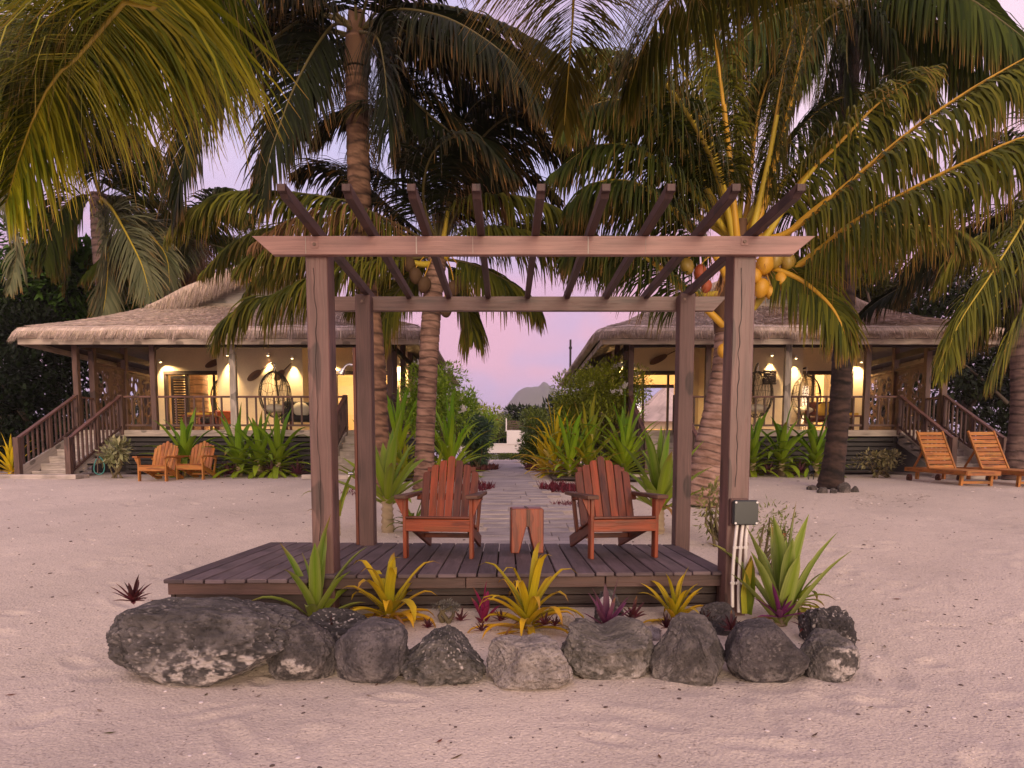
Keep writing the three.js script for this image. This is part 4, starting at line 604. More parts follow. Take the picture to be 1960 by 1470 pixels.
{ // garden hose on its tap beside the left stairs
  const D = 15.3, t = thing('garden_hose', 'teal garden hose hanging from a tap beside the left stairs', 'hose'); part('tap', [tube([P(187, 905, D), P(187, 873, D)], 0.012, 2, 6), tube([P(187, 874, D), P(191, 873, D - 0.05)], 0.014, 2, 6)], M.bolt, t);
  part('hose', tube([P(190, 874, D - 0.06), P(196, 880, D - 0.08), P(200, 893, D - 0.08), P(197, 905, D - 0.08), P(189, 908, D - 0.1), P(181, 903, D - 0.1), P(181, 888, D - 0.1), P(185, 878, D - 0.08)], 0.012, 40, 6), plain([0.03, 0.20, 0.18], 0.5), t);
}
{ // garden spotlight by the palm foot
  const a = G(1552, 918), t = thing('garden_spotlight', 'small black garden spotlight beside the foot of the dark palm', 'spotlight', a); part('stand', [tube([V(-0.05, -0.03, 0), V(-0.055, 0.12, 0), V(-0.03, 0.2, 0)], 0.012, 6, 6), tube([V(0.05, -0.03, 0), V(0.055, 0.12, 0), V(0.03, 0.2, 0)], 0.012, 6, 6)], M.black, t); part('lamp_head', tube([V(0, 0.16, 0.06), V(0, 0.28, -0.06)], (q) => 0.06 - 0.018 * q, 4, 14), M.black, t);
}
{ // litter, pebbles and shell bits on the sand
  const r = rng(71), g = new THREE.IcosahedronGeometry(1, 1), N = 2400, im = new THREE.InstancedMesh(g, M.strand, N), m = new THREE.Matrix4(), c = new THREE.Color(), q = new THREE.Quaternion();
  for (let i = 0; i < N; i++) { const D = 2.3 + Math.pow(r(), 1.6) * 12, x = (r() * 2 - 1) * D * 0.86, s = (0.0022 + 0.008 * r() ** 3) * (0.7 + D * 0.09), inDeck = D > 4.7 && D < 7.1 && x > -2.5 && x < 1.8; q.setFromEuler(new THREE.Euler(0, r() * 6, 0)); m.compose(V(x, inDeck ? -0.3 : ground(x, -D, true) + s * 0.15, -D), q, V(s * (0.8 + r()), s * 0.5, s * (0.8 + r() * 0.6))); im.setMatrixAt(i, m); const k = r(); if (k < 0.6) c.setRGB(0.10, 0.07, 0.06); else c.setRGB(0.75, 0.66, 0.62); im.setColorAt(i, c); }
  im.name = 'beach_pebbles'; im.userData = { kind: 'stuff', label: 'scattered dark specks, pebbles and shell bits on the pink sand', category: 'pebbles' }; setUp(im); scene.add(im);
  const t = new SB(); for (let i = 0; i < 240; i++) { const cl = i > 150, q0 = cl ? G(1700 + (r() - 0.5) * 150, 958 + (r() - 0.5) * 26) : null, D = cl ? -q0.z : 2.6 + r() * 9, x = cl ? q0.x : (r() * 2 - 1) * D * 0.85; if (D > 4.7 && D < 7.1 && x > -2.5 && x < 1.9) continue; const a = r() * 6.28, d = V(Math.cos(a), 0, Math.sin(a)); t.quadLeaf(V(x, ground(x, -D, true) + 0.006, -D), d, V(-d.z, 0.2, d.x), 0.03 + r() * 0.06, 0.012 + r() * 0.012, [0.10 + r() * 0.1, 0.06 + r() * 0.04, 0.04]); }
  const o = part('leaf_litter', t.geo(), M.bush, scene); o.userData = { kind: 'stuff', label: 'dry brown leaf bits and twigs strewn over the sand', category: 'leaf litter' };
}

// ---------------------------------------------------------------- coconut palms
const DOWN = V(0, -1, 0);
function frondGeo(pts, o, r) {                                            // rachis through pts; leaflets on both sides hang by their weight
  const cv = new THREE.CatmullRomCurve3(pts, false, 'catmullrom', 0.5), sb = new SB(), L = cv.getLength(), n = Math.round((o.n ?? Math.round(clamp(L * 24, 40, 130))) * 1.6), len = (o.len ?? 0.8) * 1.18, w = (o.w ?? 0.036) * 1.12, up = V(0, 1, 0);
  const t0 = o.t0 ?? 0.16, hang = o.hang ?? 0.75, e2e = cv.getPointAt(1).sub(cv.getPointAt(t0)), tw = o.twist ?? lerp(0.15, 1.15, sst(0.45, 0.8, Math.abs(e2e.y) / e2e.length())) * (r() < 0.5 ? 1 : -1);
  for (let i = 0; i < n; i++) for (const s of [-1, 1]) {
    const t = t0 + (1 - t0) * (i + r() * 0.6) / n, p = cv.getPointAt(Math.min(1, t)), T = cv.getTangentAt(Math.min(1, t)); let S = T.clone().cross(up); if (S.length() < 0.15) S = V(1, 0, 0.3); S.normalize(); const N = S.clone().cross(T).normalize();
    if (tw) { S.applyAxisAngle(T, tw); N.applyAxisAngle(T, tw); }
    const f = (t - t0) / (1 - t0), ll = len * (0.45 + 0.55 * Math.sin(Math.PI * Math.min(1, f * 0.75 + 0.2))) * (f > 0.85 ? 1 - (f - 0.85) * 3.2 : 1) * (0.72 + r() * 0.42);
    if (r() < (o.gaps ?? 0.04)) continue;
    const sweep = lerp(0.45, 1.15, f) + (r() - 0.5) * 0.34, d = S.clone().multiplyScalar(s * Math.cos(sweep)).addScaledVector(T, Math.sin(sweep)).addScaledVector(N, 0.12 + (r() - 0.5) * 0.2).normalize();
    const P_ = [p.clone()], dir = d.clone(), k = 4, sid = [], hg = hang * (r() < 0.06 ? 2.5 : 0.55 + r() * 0.9);
    for (let q = 0; q < k; q++) { dir.addScaledVector(DOWN, hg * (0.35 + q * 0.22)).normalize(); P_.push(P_[q].clone().addScaledVector(dir, ll / k)); }
    const sv = T.clone().addScaledVector(dir, -T.dot(dir)); if (sv.length() < 0.05) sv.copy(N); sv.normalize();
    const tone = r(), A = mix3(o.a, o.b, clamp(tone * 0.8 + (o.grad ?? 0) * f)), dry = r() < (o.dry ?? 0.25), tip = o.tip ?? [0.30, 0.15, 0.04], kk = 0.8 + 0.4 * r();
    sb.strip(P_, (u) => w * (u < 0.12 ? 0.5 + u * 4 : 1) * (1 - u * u * 0.92), () => sv, (u) => { const c = mix3(A, tip, u > 0.72 ? (u - 0.72) * (dry ? 3.4 : 1.0) : 0); return [c[0] * kk, c[1] * kk, c[2] * kk]; });
  }
  return { g: sb.geo(), cv, L };
}
function frond(parent, pts, o, r) {
  const { g, cv, L } = frondGeo(pts, o, r), f = part('frond', g, M.frond, parent);
  part('midrib', tube(cv, (t) => (o.rib ?? 0.026) * (1 - t) ** 0.8 + 0.004, 22, 6), o.ribM ?? M.ribDark, f); return f;
}
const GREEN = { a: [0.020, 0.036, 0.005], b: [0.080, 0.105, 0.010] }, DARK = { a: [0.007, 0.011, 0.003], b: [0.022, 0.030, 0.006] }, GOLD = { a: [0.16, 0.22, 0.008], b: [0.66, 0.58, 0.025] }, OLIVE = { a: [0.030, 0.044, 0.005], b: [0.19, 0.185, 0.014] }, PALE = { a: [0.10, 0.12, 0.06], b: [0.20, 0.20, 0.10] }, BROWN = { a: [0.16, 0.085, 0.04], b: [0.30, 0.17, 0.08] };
function trunkGeo(pts, rf, c0, c1, seed, rings = 34) {
  const g = tube(pts, (t) => { const k = (t * rings + fbm(t * 9, seed, 1, 2) * 0.6) % 1; return rf(t) * (1 + 0.045 * (1 - k) - (k > 0.88 ? 0.05 : 0)); }, 260, 22), p = g.attributes.position;
  const uv = g.attributes.uv; let LL = 0; for (let i = 0; i < uv.count; i++) LL = Math.max(LL, uv.getX(i)); return tintG(g, (v, i) => { const t = uv.getX(i), k = (t * rings / 3.2) % 1, n = fbm(v.x * 7, v.y * 26, v.z * 7 + seed, 4), n2 = fbm(v.x * 3, v.y * 3, v.z * 3, 3); const c = mix3(c0, c1, clamp(sst(0.3, 0.7, n) * 0.8 + (n2 - 0.5) * 0.9)); const kk = (t / LL * rings + fbm(t * 2.2, seed, 1, 2) * 1.2 + (vn(v.x * 5, v.y * 3, v.z * 5) - 0.5) * 0.35) % 1, ring = Math.max(sst(0.80, 0.92, kk), sst(0.10, 0.0, kk)) * (0.45 + 0.45 * vn(v.y * 5, v.x * 6, seed)); return [c[0] * (1 - ring), c[1] * (1 - ring), c[2] * (1 - ring)]; });
}
function palm(label, pts, rf, c0, c1, seed) { const b = pts[0], t = thing('coconut_palm', label, 'palm tree', b), l = pts.map((p) => p.clone().sub(b)); part('trunk', trunkGeo(l, rf, c0, c1, seed), M.trunk, t); t.userData.base = null; delete t.userData.base; return { t, b, top: l[l.length - 1], r: rng(seed * 13 + 5) }; }
const trace = (pl, list, o) => { for (const q of list) frond(pl.t, q.map(([x, y, D]) => P(x, y, D).sub(pl.b)), o, pl.r); };
function crown(pl, n, o, len, el0, el1, az0 = 0, az1 = 6.283, from = 0) {
  for (let i = 0; i < n; i++) { const r = pl.r, az = lerp(az0, az1, (i + r() * 0.7) / n), el = lerp(el0, el1, r()), L = len * (0.85 + r() * 0.3), d = V(Math.cos(az) * Math.cos(el), Math.sin(el), Math.sin(az) * Math.cos(el)), sag = L * (0.30 + 0.2 * r()) * (0.7 + Math.cos(el) * 0.6), pts = []; for (let k = 0; k <= 4; k++) { const t = k / 4; pts.push(pl.top.clone().addScaledVector(d, L * t * (1 - 0.12 * t)).addScaledVector(DOWN, sag * t * t)); } frond(pl.t, pts, o, r); }
}
function coconut(pl, px, py, D, s, m) { const q = P(px, py, D).sub(pl.b), g = new THREE.SphereGeometry(0.1, 16, 12), p = g.attributes.position; for (let i = 0; i < p.count; i++) { const y = p.getY(i) / 0.1, a = Math.atan2(p.getZ(i), p.getX(i)), k = 1 + 0.06 * Math.cos(3 * a) * (1 - y * y); p.setXYZ(i, p.getX(i) * k * (y < 0 ? 1 - 0.12 * y * y : 1), p.getY(i) * 1.28, p.getZ(i) * k); } g.computeVertexNormals(); g.scale(s, s, s); g.rotateZ((px % 7 - 3) * 0.12); g.translate(q.x, q.y, q.z); part('coconut', g, m, pl.t); part('stalk', tube([q.clone().add(V(0, 0.11 * s, 0)), q.clone().add(V(0.02, 0.2, 0.0)).lerp(pl.top, 0.2), pl.top.clone().add(V(0, 0.05, 0))], 0.011, 8, 5), M.ribOrange, pl.t); }
const tk = (list) => list.map(([x, y, D]) => P(x, y, D));
// tall slim palm standing just right of the left pergola post
const p1b = G(729, 938), p1D = -p1b.z;
const pA = palm('tall slim palm rising just behind the left rear pergola post', [p1b, P(722, 830, p1D), P(716, 700, p1D), P(703, 560, p1D), P(690, 400, p1D), P(684, 230, p1D), P(683, 70, p1D)], (t) => 0.205 + 0.05 * Math.exp(-t * 22) - 0.015 * t, [0.10, 0.05, 0.032], [0.34, 0.19, 0.12], 3);
{
  const D = p1D, o = { ...DARK, len: 0.95, w: 0.04, hang: 0.55, dry: 0.15, n: 96 };
  trace(pA, [[[683, 55, D], [600, 30, D - 0.6], [505, 87, D - 1.1], [421, 151, D - 1.4], [370, 238, D - 1.5], [345, 343, D - 1.5], [335, 420, D - 1.4]],
    [[683, 60, D], [645, 45, D - 0.5], [609, 83, D - 1], [566, 161, D - 1.3], [535, 242, D - 1.4], [512, 316, D - 1.4], [500, 390, D - 1.4]],
    [[683, 55, D], [740, 50, D - 0.5], [800, 70, D - 0.9], [880, 96, D - 1.1], [940, 122, D - 1.2], [991, 160, D - 1.2], [1020, 210, D - 1.2]],
    [[690, 60, D], [735, 90, D + 0.5], [760, 170, D + 0.8], [765, 280, D + 1], [770, 360, D + 1]],
    [[683, 60, D], [720, 70, D - 1], [735, 120, D - 1.8], [742, 200, D - 2], [748, 290, D - 2.1]]], o);
  trace(pA, [[[690, 60, D], [750, 20, D - 0.8], [840, 30, D - 1.4], [920, 70, D - 1.8], [990, 130, D - 2.0], [1040, 220, D - 2.0]], [[690, 60, D], [740, 60, D + 0.8], [820, 100, D + 1.4], [890, 170, D + 1.7], [940, 270, D + 1.8]], [[690, 60, D], [760, 40, D + 0.2], [860, 50, D + 0.2], [980, 90, D], [1080, 170, D - 0.2], [1130, 260, D - 0.2]], [[690, 60, D], [770, 10, D - 0.4], [890, 20, D - 0.8], [1010, 70, D - 1], [1110, 150, D - 1.1], [1170, 250, D - 1.1]], [[690, 60, D], [780, 60, D + 1], [900, 110, D + 1.6], [1000, 200, D + 1.9], [1060, 300, D + 2]], [[690, 60, D], [740, 130, D - 0.3], [800, 200, D - 0.5], [880, 270, D - 0.6], [960, 360, D - 0.6]], [[690, 60, D], [720, 90, D + 0.6], [760, 150, D + 1], [790, 240, D + 1.2], [800, 340, D + 1.2]], [[683, 60, D], [640, 80, D + 0.5], [600, 140, D + 0.9], [570, 230, D + 1]], [[683, 55, D], [600, 20, D + 0.3], [500, 40, D + 0.3], [410, 110, D + 0.2], [340, 220, D]], [[683, 55, D], [580, -10, D - 0.6], [450, 0, D - 1.2], [340, 60, D - 1.6], [270, 160, D - 1.7]]], o);
  crown(pA, 10, { ...DARK, len: 0.9, w: 0.04 }, 3.6, 0.1, 1.2);
  part('fibre_sheath', tube([pA.top.clone().add(V(0, -0.55, 0)), pA.top.clone().add(V(0, 0.1, 0)), pA.top.clone().add(V(0, 0.4, 0))], (t) => 0.24 - 0.1 * t, 6, 14), M.fibre, pA.t);
}
// slim ringed palm at the left edge of the path
const p2b = G(812, 936), p2D = -p2b.z;
const pB = palm('slim ringed palm beside the left edge of the stone path', [p2b, P(813, 860, p2D), P(817, 760, p2D), P(822, 660, p2D), P(829, 560, p2D), P(836, 500, p2D), P(840, 468, p2D)], (t) => 0.17 + 0.05 * Math.exp(-t * 16) , [0.13, 0.07, 0.05], [0.38, 0.23, 0.17], 5);
{
  const D = p2D, o = { ...DARK, len: 0.85, w: 0.04, hang: 0.55, n: 90 }, g = { ...OLIVE, len: 0.85, w: 0.04, hang: 0.9, n: 90 };
  trace(pB, [[[835, 470, D], [809, 433, D - 0.2], [790, 336, D - 0.5], [769, 255, D - 0.8], [749, 168, D - 1.0], [735, 90, D - 1.2]],
    [[840, 470, D], [848, 400, D], [852, 330, D], [866, 280, D - 0.2], [900, 210, D - 0.4], [950, 170, D - 0.6]],
    [[838, 470, D], [835, 380, D + 0.4], [820, 280, D + 0.7], [790, 190, D + 0.9], [740, 130, D + 1]],
    [[845, 470, D], [890, 390, D + 0.3], [950, 310, D + 0.5], [1020, 270, D + 0.6], [1090, 290, D + 0.7]],
    [[835, 470, D], [760, 410, D + 0.3], [690, 350, D + 0.5], [620, 320, D + 0.5], [570, 330, D + 0.5]],
    [[838, 470, D], [810, 380, D - 0.6], [830, 290, D - 1.2], [900, 260, D - 1.6], [980, 330, D - 1.8]],
    [[842, 470, D], [870, 400, D + 0.3], [930, 300, D + 0.5], [1000, 220, D + 0.6], [1080, 210, D + 0.6]], [[838, 470, D], [800, 400, D + 0.8], [740, 340, D + 1.2], [680, 330, D + 1.4], [630, 380, D + 1.4]], [[840, 470, D], [860, 400, D + 0.9], [920, 340, D + 1.4], [1000, 330, D + 1.6], [1070, 380, D + 1.6]], [[840, 470, D], [846, 380, D + 0.6], [870, 270, D + 1], [930, 190, D + 1.2], [1010, 160, D + 1.3]], [[838, 470, D], [818, 360, D], [780, 260, D - 0.1], [720, 210, D - 0.2], [650, 220, D - 0.2], [600, 270, D - 0.2]], [[844, 480, D], [910, 450, D + 0.5], [990, 430, D + 0.9], [1080, 450, D + 1], [1150, 510, D + 1]], [[842, 470, D], [880, 330, D - 0.4], [960, 230, D - 0.8], [1060, 220, D - 1], [1130, 290, D - 1.1]]], o);
  trace(pB, [[[845, 470, D], [890, 383, D - 0.4], [964, 373, D - 0.7], [1048, 390, D - 0.9], [1116, 430, D - 1.0], [1180, 480, D - 1.0]],
    [[845, 475, D], [900, 440, D - 0.5], [980, 440, D - 0.8], [1090, 465, D - 0.9], [1190, 515, D - 0.9]],
    [[830, 475, D], [760, 440, D - 0.4], [660, 385, D - 0.9], [505, 366, D - 1.2], [421, 376, D - 1.3], [353, 410, D - 1.3], [322, 450, D - 1.3]],
    [[832, 480, D], [730, 465, D - 0.5], [610, 455, D - 0.9], [520, 470, D - 1.0], [455, 510, D - 1.0]], [[832, 480, D], [720, 430, D + 0.4], [580, 425, D + 0.6], [470, 455, D + 0.6], [390, 520, D + 0.5]], [[832, 485, D], [720, 480, D + 0.6], [600, 490, D + 0.9], [500, 530, D + 1]], [[832, 480, D], [740, 455, D + 0.9], [620, 460, D + 1.4], [530, 500, D + 1.6], [470, 560, D + 1.6]],
    [[835, 490, D], [740, 500, D - 0.5], [640, 515, D - 0.9], [537, 560, D - 1.2], [486, 574, D - 1.3], [434, 617, D - 1.3], [412, 655, D - 1.3]],
    [[846, 495, D], [900, 505, D - 0.2], [945, 525, D - 0.4], [1000, 556, D - 0.5], [1030, 590, D - 0.5]],
    [[838, 490, D], [795, 520, D + 0.3], [750, 575, D + 0.5], [722, 640, D + 0.5]], [[842, 490, D], [870, 530, D + 0.3], [892, 580, D + 0.5], [905, 640, D + 0.5]], [[832, 485, D], [790, 505, D + 1], [720, 545, D + 1.6], [670, 590, D + 1.8]]], g);
  trace(pB, [[[832, 470, D], [740, 420, D - 0.6], [660, 392, D - 1], [560, 420, D - 1.2], [480, 470, D - 1.2]]], { ...BROWN, len: 0.7, w: 0.02, hang: 1.2, gaps: 0.4, n: 80 });
  trace(pB, [[[846, 472, D], [860, 380, D - 0.3], [905, 350, D - 0.5], [950, 372, D - 0.5], [975, 430, D - 0.5]]], { ...BROWN, len: 0.6, w: 0.02, hang: 1.3, gaps: 0.4, n: 60 });
  for (const [a, b, c] of [[[838, 500], [795, 468], [760, 440]], [[842, 500], [880, 470], [912, 448]], [[836, 505], [800, 505], [745, 480]], [[842, 498], [850, 450], [858, 400]], [[836, 498], [822, 450], [806, 400]]]) part('leaf_stalk', tube([P(...a, D), P(...b, D - 0.2), P(...c, D - 0.35)].map((p) => p.sub(pB.b)), (t) => 0.07 - 0.045 * t, 10, 7), M.rib, pB.t);
  for (const [x, y] of [[795, 528], [812, 545], [868, 552], [884, 540], [852, 592], [782, 505]]) coconut(pB, x, y, D - 0.25, 1.15, M.husk);
}
// leaning palm with coconuts behind the right posts
const p3b = G(1340, 968), p3D = -p3b.z;
const pC = palm('leaning golden palm with orange coconuts behind the right pergola posts', [p3b, P(1352, 890, p3D), P(1372, 790, p3D), P(1388, 700, p3D), P(1398, 610, p3D), P(1408, 530, p3D), P(1418, 470, p3D)], (t) => 0.21 + 0.08 * Math.exp(-t * 14) + 0.02 * Math.sin(t * 9), [0.20, 0.11, 0.08], [0.42, 0.27, 0.22], 7);
{
  const D = p3D, o = { ...OLIVE, len: 0.82, w: 0.034, hang: 1.0, rib: 0.05, ribM: M.ribOrange, t0: 0.22, dry: 0.5, n: 100 }, g = { ...o, ...GREEN, dry: 0.3, ribM: M.rib };
  trace(pC, [[[1425, 455, D], [1502, 448, D - 0.3], [1619, 355, D - 0.8], [1743, 251, D - 1.3], [1860, 170, D - 1.7], [1990, 95, D - 2.0]],
    [[1430, 520, D], [1514, 518, D - 0.4], [1623, 433, D - 1.0], [1720, 376, D - 1.5], [1820, 324, D - 1.9], [1960, 262, D - 2.3], [2060, 250, D - 2.5]]], { ...o, len: 0.95, hang: 1.7, n: 120, w: 0.03, gaps: 0.14 });
  trace(pC, [[[1428, 460, D], [1471, 444, D], [1530, 351, D - 0.2], [1600, 280, D - 0.4], [1690, 190, D - 0.6], [1790, 130, D - 0.8]],
    [[1430, 470, D], [1500, 470, D + 0.3], [1620, 445, D + 0.3], [1740, 432, D + 0.2], [1840, 448, D + 0.1], [1908, 495, D]],
    [[1425, 510, D], [1470, 512, D - 0.3], [1530, 535, D - 0.6], [1580, 575, D - 0.8], [1605, 610, D - 0.9], [1622, 655, D - 0.9]]], { ...o, len: 0.7 });
  trace(pC, [[[1410, 450, D], [1394, 400, D - 0.2], [1374, 313, D - 0.4], [1340, 225, D - 0.7], [1270, 150, D - 1.0], [1180, 120, D - 1.3]],
    [[1412, 450, D], [1405, 400, D], [1392, 274, D - 0.2], [1372, 100, D - 0.5], [1350, 0, D - 0.8]],
    [[1420, 450, D], [1448, 410, D], [1470, 313, D - 0.2], [1497, 158, D - 0.4], [1520, 40, D - 0.6]],
    [[1422, 450, D], [1456, 402, D - 0.2], [1491, 282, D - 0.5], [1522, 158, D - 0.8], [1550, 30, D - 1.0]],
    [[1415, 450, D], [1430, 400, D + 0.4], [1440, 300, D + 0.6], [1455, 200, D + 0.8], [1490, 100, D + 0.9]]], { ...o, n: 90, len: 0.62 });
  trace(pC, [[[1405, 455, D], [1351, 360, D - 0.3], [1300, 270, D - 0.7], [1220, 200, D - 1.1], [1140, 200, D - 1.4], [1080, 250, D - 1.6]],
    [[1405, 460, D], [1345, 420, D], [1270, 380, D - 0.2], [1190, 365, D - 0.4], [1120, 390, D - 0.5], [1070, 440, D - 0.5]],
    [[1400, 455, D], [1340, 330, D + 0.4], [1270, 240, D + 0.6], [1170, 190, D + 0.7], [1090, 200, D + 0.7]],
    [[1405, 500, D], [1328, 444, D - 0.3], [1274, 386, D - 0.7], [1210, 350, D - 1.0], [1140, 350, D - 1.2], [1090, 390, D - 1.3]],
    [[1400, 560, D], [1320, 560, D - 0.2], [1250, 503, D - 0.5], [1190, 465, D - 0.7], [1130, 460, D - 0.8], [1080, 490, D - 0.8]],
    [[1405, 455, D], [1360, 300, D - 0.8], [1290, 180, D - 1.4], [1210, 110, D - 1.9], [1120, 90, D - 2.2]], [[1410, 450, D], [1370, 300, D + 0.8], [1320, 160, D + 1.2], [1260, 70, D + 1.4]], [[1405, 455, D], [1340, 280, D + 1.2], [1230, 160, D + 1.7], [1110, 150, D + 1.9], [1020, 220, D + 1.9]], [[1405, 460, D], [1320, 360, D - 0.5], [1230, 290, D - 0.9], [1140, 280, D - 1.1], [1060, 330, D - 1.2]], [[1410, 455, D], [1380, 350, D + 0.6], [1330, 250, D + 0.9], [1250, 200, D + 1], [1180, 240, D + 1]], [[1412, 450, D], [1420, 320, D + 0.8], [1400, 180, D + 1.2], [1350, 80, D + 1.4]], [[1425, 450, D], [1500, 350, D + 0.6], [1590, 280, D + 1], [1700, 260, D + 1.2], [1790, 310, D + 1.2]], [[1425, 455, D], [1520, 400, D + 0.8], [1640, 370, D + 1.3], [1750, 400, D + 1.4]], [[1420, 450, D], [1490, 300, D + 0.8], [1580, 200, D + 1.2], [1690, 170, D + 1.4]], [[1400, 470, D], [1330, 470, D + 0.5], [1250, 460, D + 0.8], [1170, 500, D + 0.9]]], g);
  for (const [a, b, c, d] of [[[1412, 500], [1398, 429], [1380, 340], [1360, 270]], [[1414, 500], [1409, 444], [1396, 300], [1386, 200]], [[1424, 500], [1448, 410], [1470, 313], [1488, 220]], [[1426, 500], [1458, 402], [1490, 290], [1515, 190]], [[1428, 510], [1471, 446], [1520, 370], [1560, 320]], [[1430, 540], [1500, 455], [1560, 400], [1620, 356]], [[1410, 600], [1385, 520], [1340, 450], [1275, 386]], [[1402, 640], [1330, 570], [1290, 530], [1250, 503]], [[1440, 590], [1480, 545], [1540, 498], [1620, 436]]]) part('leaf_stalk', tube([P(...a, D - 0.1), P(...b, D - 0.25), P(...c, D - 0.45), P(...d, D - 0.65)].map((p) => p.sub(pC.b)), (t) => 0.062 - 0.035 * t, 16, 7), a[0] % 4 < 2 ? M.rib : M.ribOrange, pC.t);
  part('fibre_sheath', [tube([P(1396, 640, D), P(1408, 540, D), P(1416, 470, D), P(1421, 420, D)].map((p) => p.sub(pC.b)), (t) => (t < 0.35 ? 0.225 + 0.08 * Math.sin(t / 0.35 * 1.57) : 0.305 - 0.36 * (t - 0.35)), 14, 14)], M.fibre, pC.t);
  for (const [x, y, s, m] of [[1464, 505, 1.5, M.coco], [1484, 498, 1.2, M.cocoGreen], [1508, 502, 1.25, M.cocoGreen], [1496, 538, 1.25, M.coco], [1457, 552, 1.3, M.coco], [1474, 560, 0.9, M.coco], [1315, 510, 1.15, M.cocoGreen], [1340, 522, 1.1, M.cocoRed], [1352, 548, 0.9, M.cocoRed], [1446, 528, 1.0, M.coco], [1384, 672, 1.0, M.coco]]) coconut(pC, x, y, D - 0.42, s * 0.86, m);
  const sb = new SB(), r = rng(5); for (let i = 0; i < 150; i++) { const p = P(1430 + (r() - 0.5) * 170, 510 + (r() - 0.4) * 90, D - 0.2 - r() * 0.3).sub(pC.b), d = p.clone().sub(pC.top).normalize().add(V(r() - 0.5, -0.5, r() - 0.5)).normalize(), q = [p, p.clone().addScaledVector(d, 0.1), p.clone().addScaledVector(d, 0.2).add(V(0, -0.03, 0))]; sb.strip(q, () => 0.007, () => V(1, 0, 0), () => [0.3, 0.15, 0.06]); } part('flower_stalks', sb.geo(), M.frond, pC.t);
}
// tall dark palm on the right
const p4b = G(1588, 934), p4D = -p4b.z;
const pD = palm('tall dark trunked palm with stones at its foot right of the pergola', [p4b.clone().add(V(0, -0.05, 0)), P(1598, 870, p4D), P(1607, 780, p4D), P(1614, 660, p4D), P(1618, 520, p4D), P(1620, 380, p4D), P(1624, 200, p4D), P(1628, 20, p4D)], (t) => 0.158 + 0.07 * Math.exp(-t * 24) + 0.02 * (1 - t), [0.018, 0.010, 0.008], [0.075, 0.042, 0.032], 9);
{
  const D = p4D, o = { ...GREEN, len: 0.95, w: 0.042, hang: 1.1, n: 96 };
  trace(pD, [[[1628, 15, D], [1700, 10, D - 0.6], [1790, 40, D - 1.1], [1890, 90, D - 1.4], [1990, 180, D - 1.5]], [[1628, 15, D], [1700, -40, D - 1], [1820, -20, D - 1.8], [1930, 50, D - 2.2], [2020, 130, D - 2.4]],
    [[1628, 15, D], [1660, 20, D - 1], [1700, 70, D - 2], [1730, 130, D - 2.4], [1745, 200, D - 2.5]], [[1625, 15, D], [1560, 5, D - 0.5], [1480, 30, D - 0.9], [1410, 90, D - 1.1], [1370, 170, D - 1.1]],
    [[1625, 15, D], [1580, 40, D - 1.2], [1540, 90, D - 1.8], [1520, 150, D - 2]], [[1628, 20, D], [1680, 60, D + 0.6], [1740, 120, D + 1], [1790, 200, D + 1.2]], [[1625, 20, D], [1570, 70, D + 0.6], [1520, 140, D + 1], [1490, 220, D + 1.2]], [[1628, 20, D], [1690, 50, D + 1.2], [1800, 90, D + 2], [1880, 180, D + 2.3]]], o);
  trace(pD, [[[1625, 15, D], [1560, 10, D + 0.8], [1470, 50, D + 1.4], [1390, 130, D + 1.7], [1340, 230, D + 1.8]], [[1625, 15, D], [1570, -40, D], [1450, -50, D], [1330, 10, D], [1230, 110, D]], [[1625, 15, D], [1600, 80, D + 1], [1575, 180, D + 1.6], [1560, 290, D + 1.8]], [[1628, 15, D], [1660, 90, D + 1], [1690, 190, D + 1.6], [1710, 300, D + 1.8]], [[1628, 15, D], [1720, 30, D + 0.5], [1820, 100, D + 0.8], [1900, 210, D + 0.9]], [[1625, 15, D], [1540, 60, D - 0.6], [1470, 130, D - 1], [1430, 230, D - 1.1]], [[1628, 15, D], [1620, 90, D - 1.6], [1625, 180, D - 2.1], [1632, 270, D - 2.2]], [[1628, 15, D], [1650, 60, D - 1.4], [1670, 150, D - 1.9], [1690, 240, D - 2]], [[1628, 15, D], [1780, -20, D], [1900, 30, D + 0.2], [2010, 140, D + 0.3]]], o);
  crown(pD, 8, { ...GREEN, len: 0.9 }, 3.6, 0.3, 1.2);
}
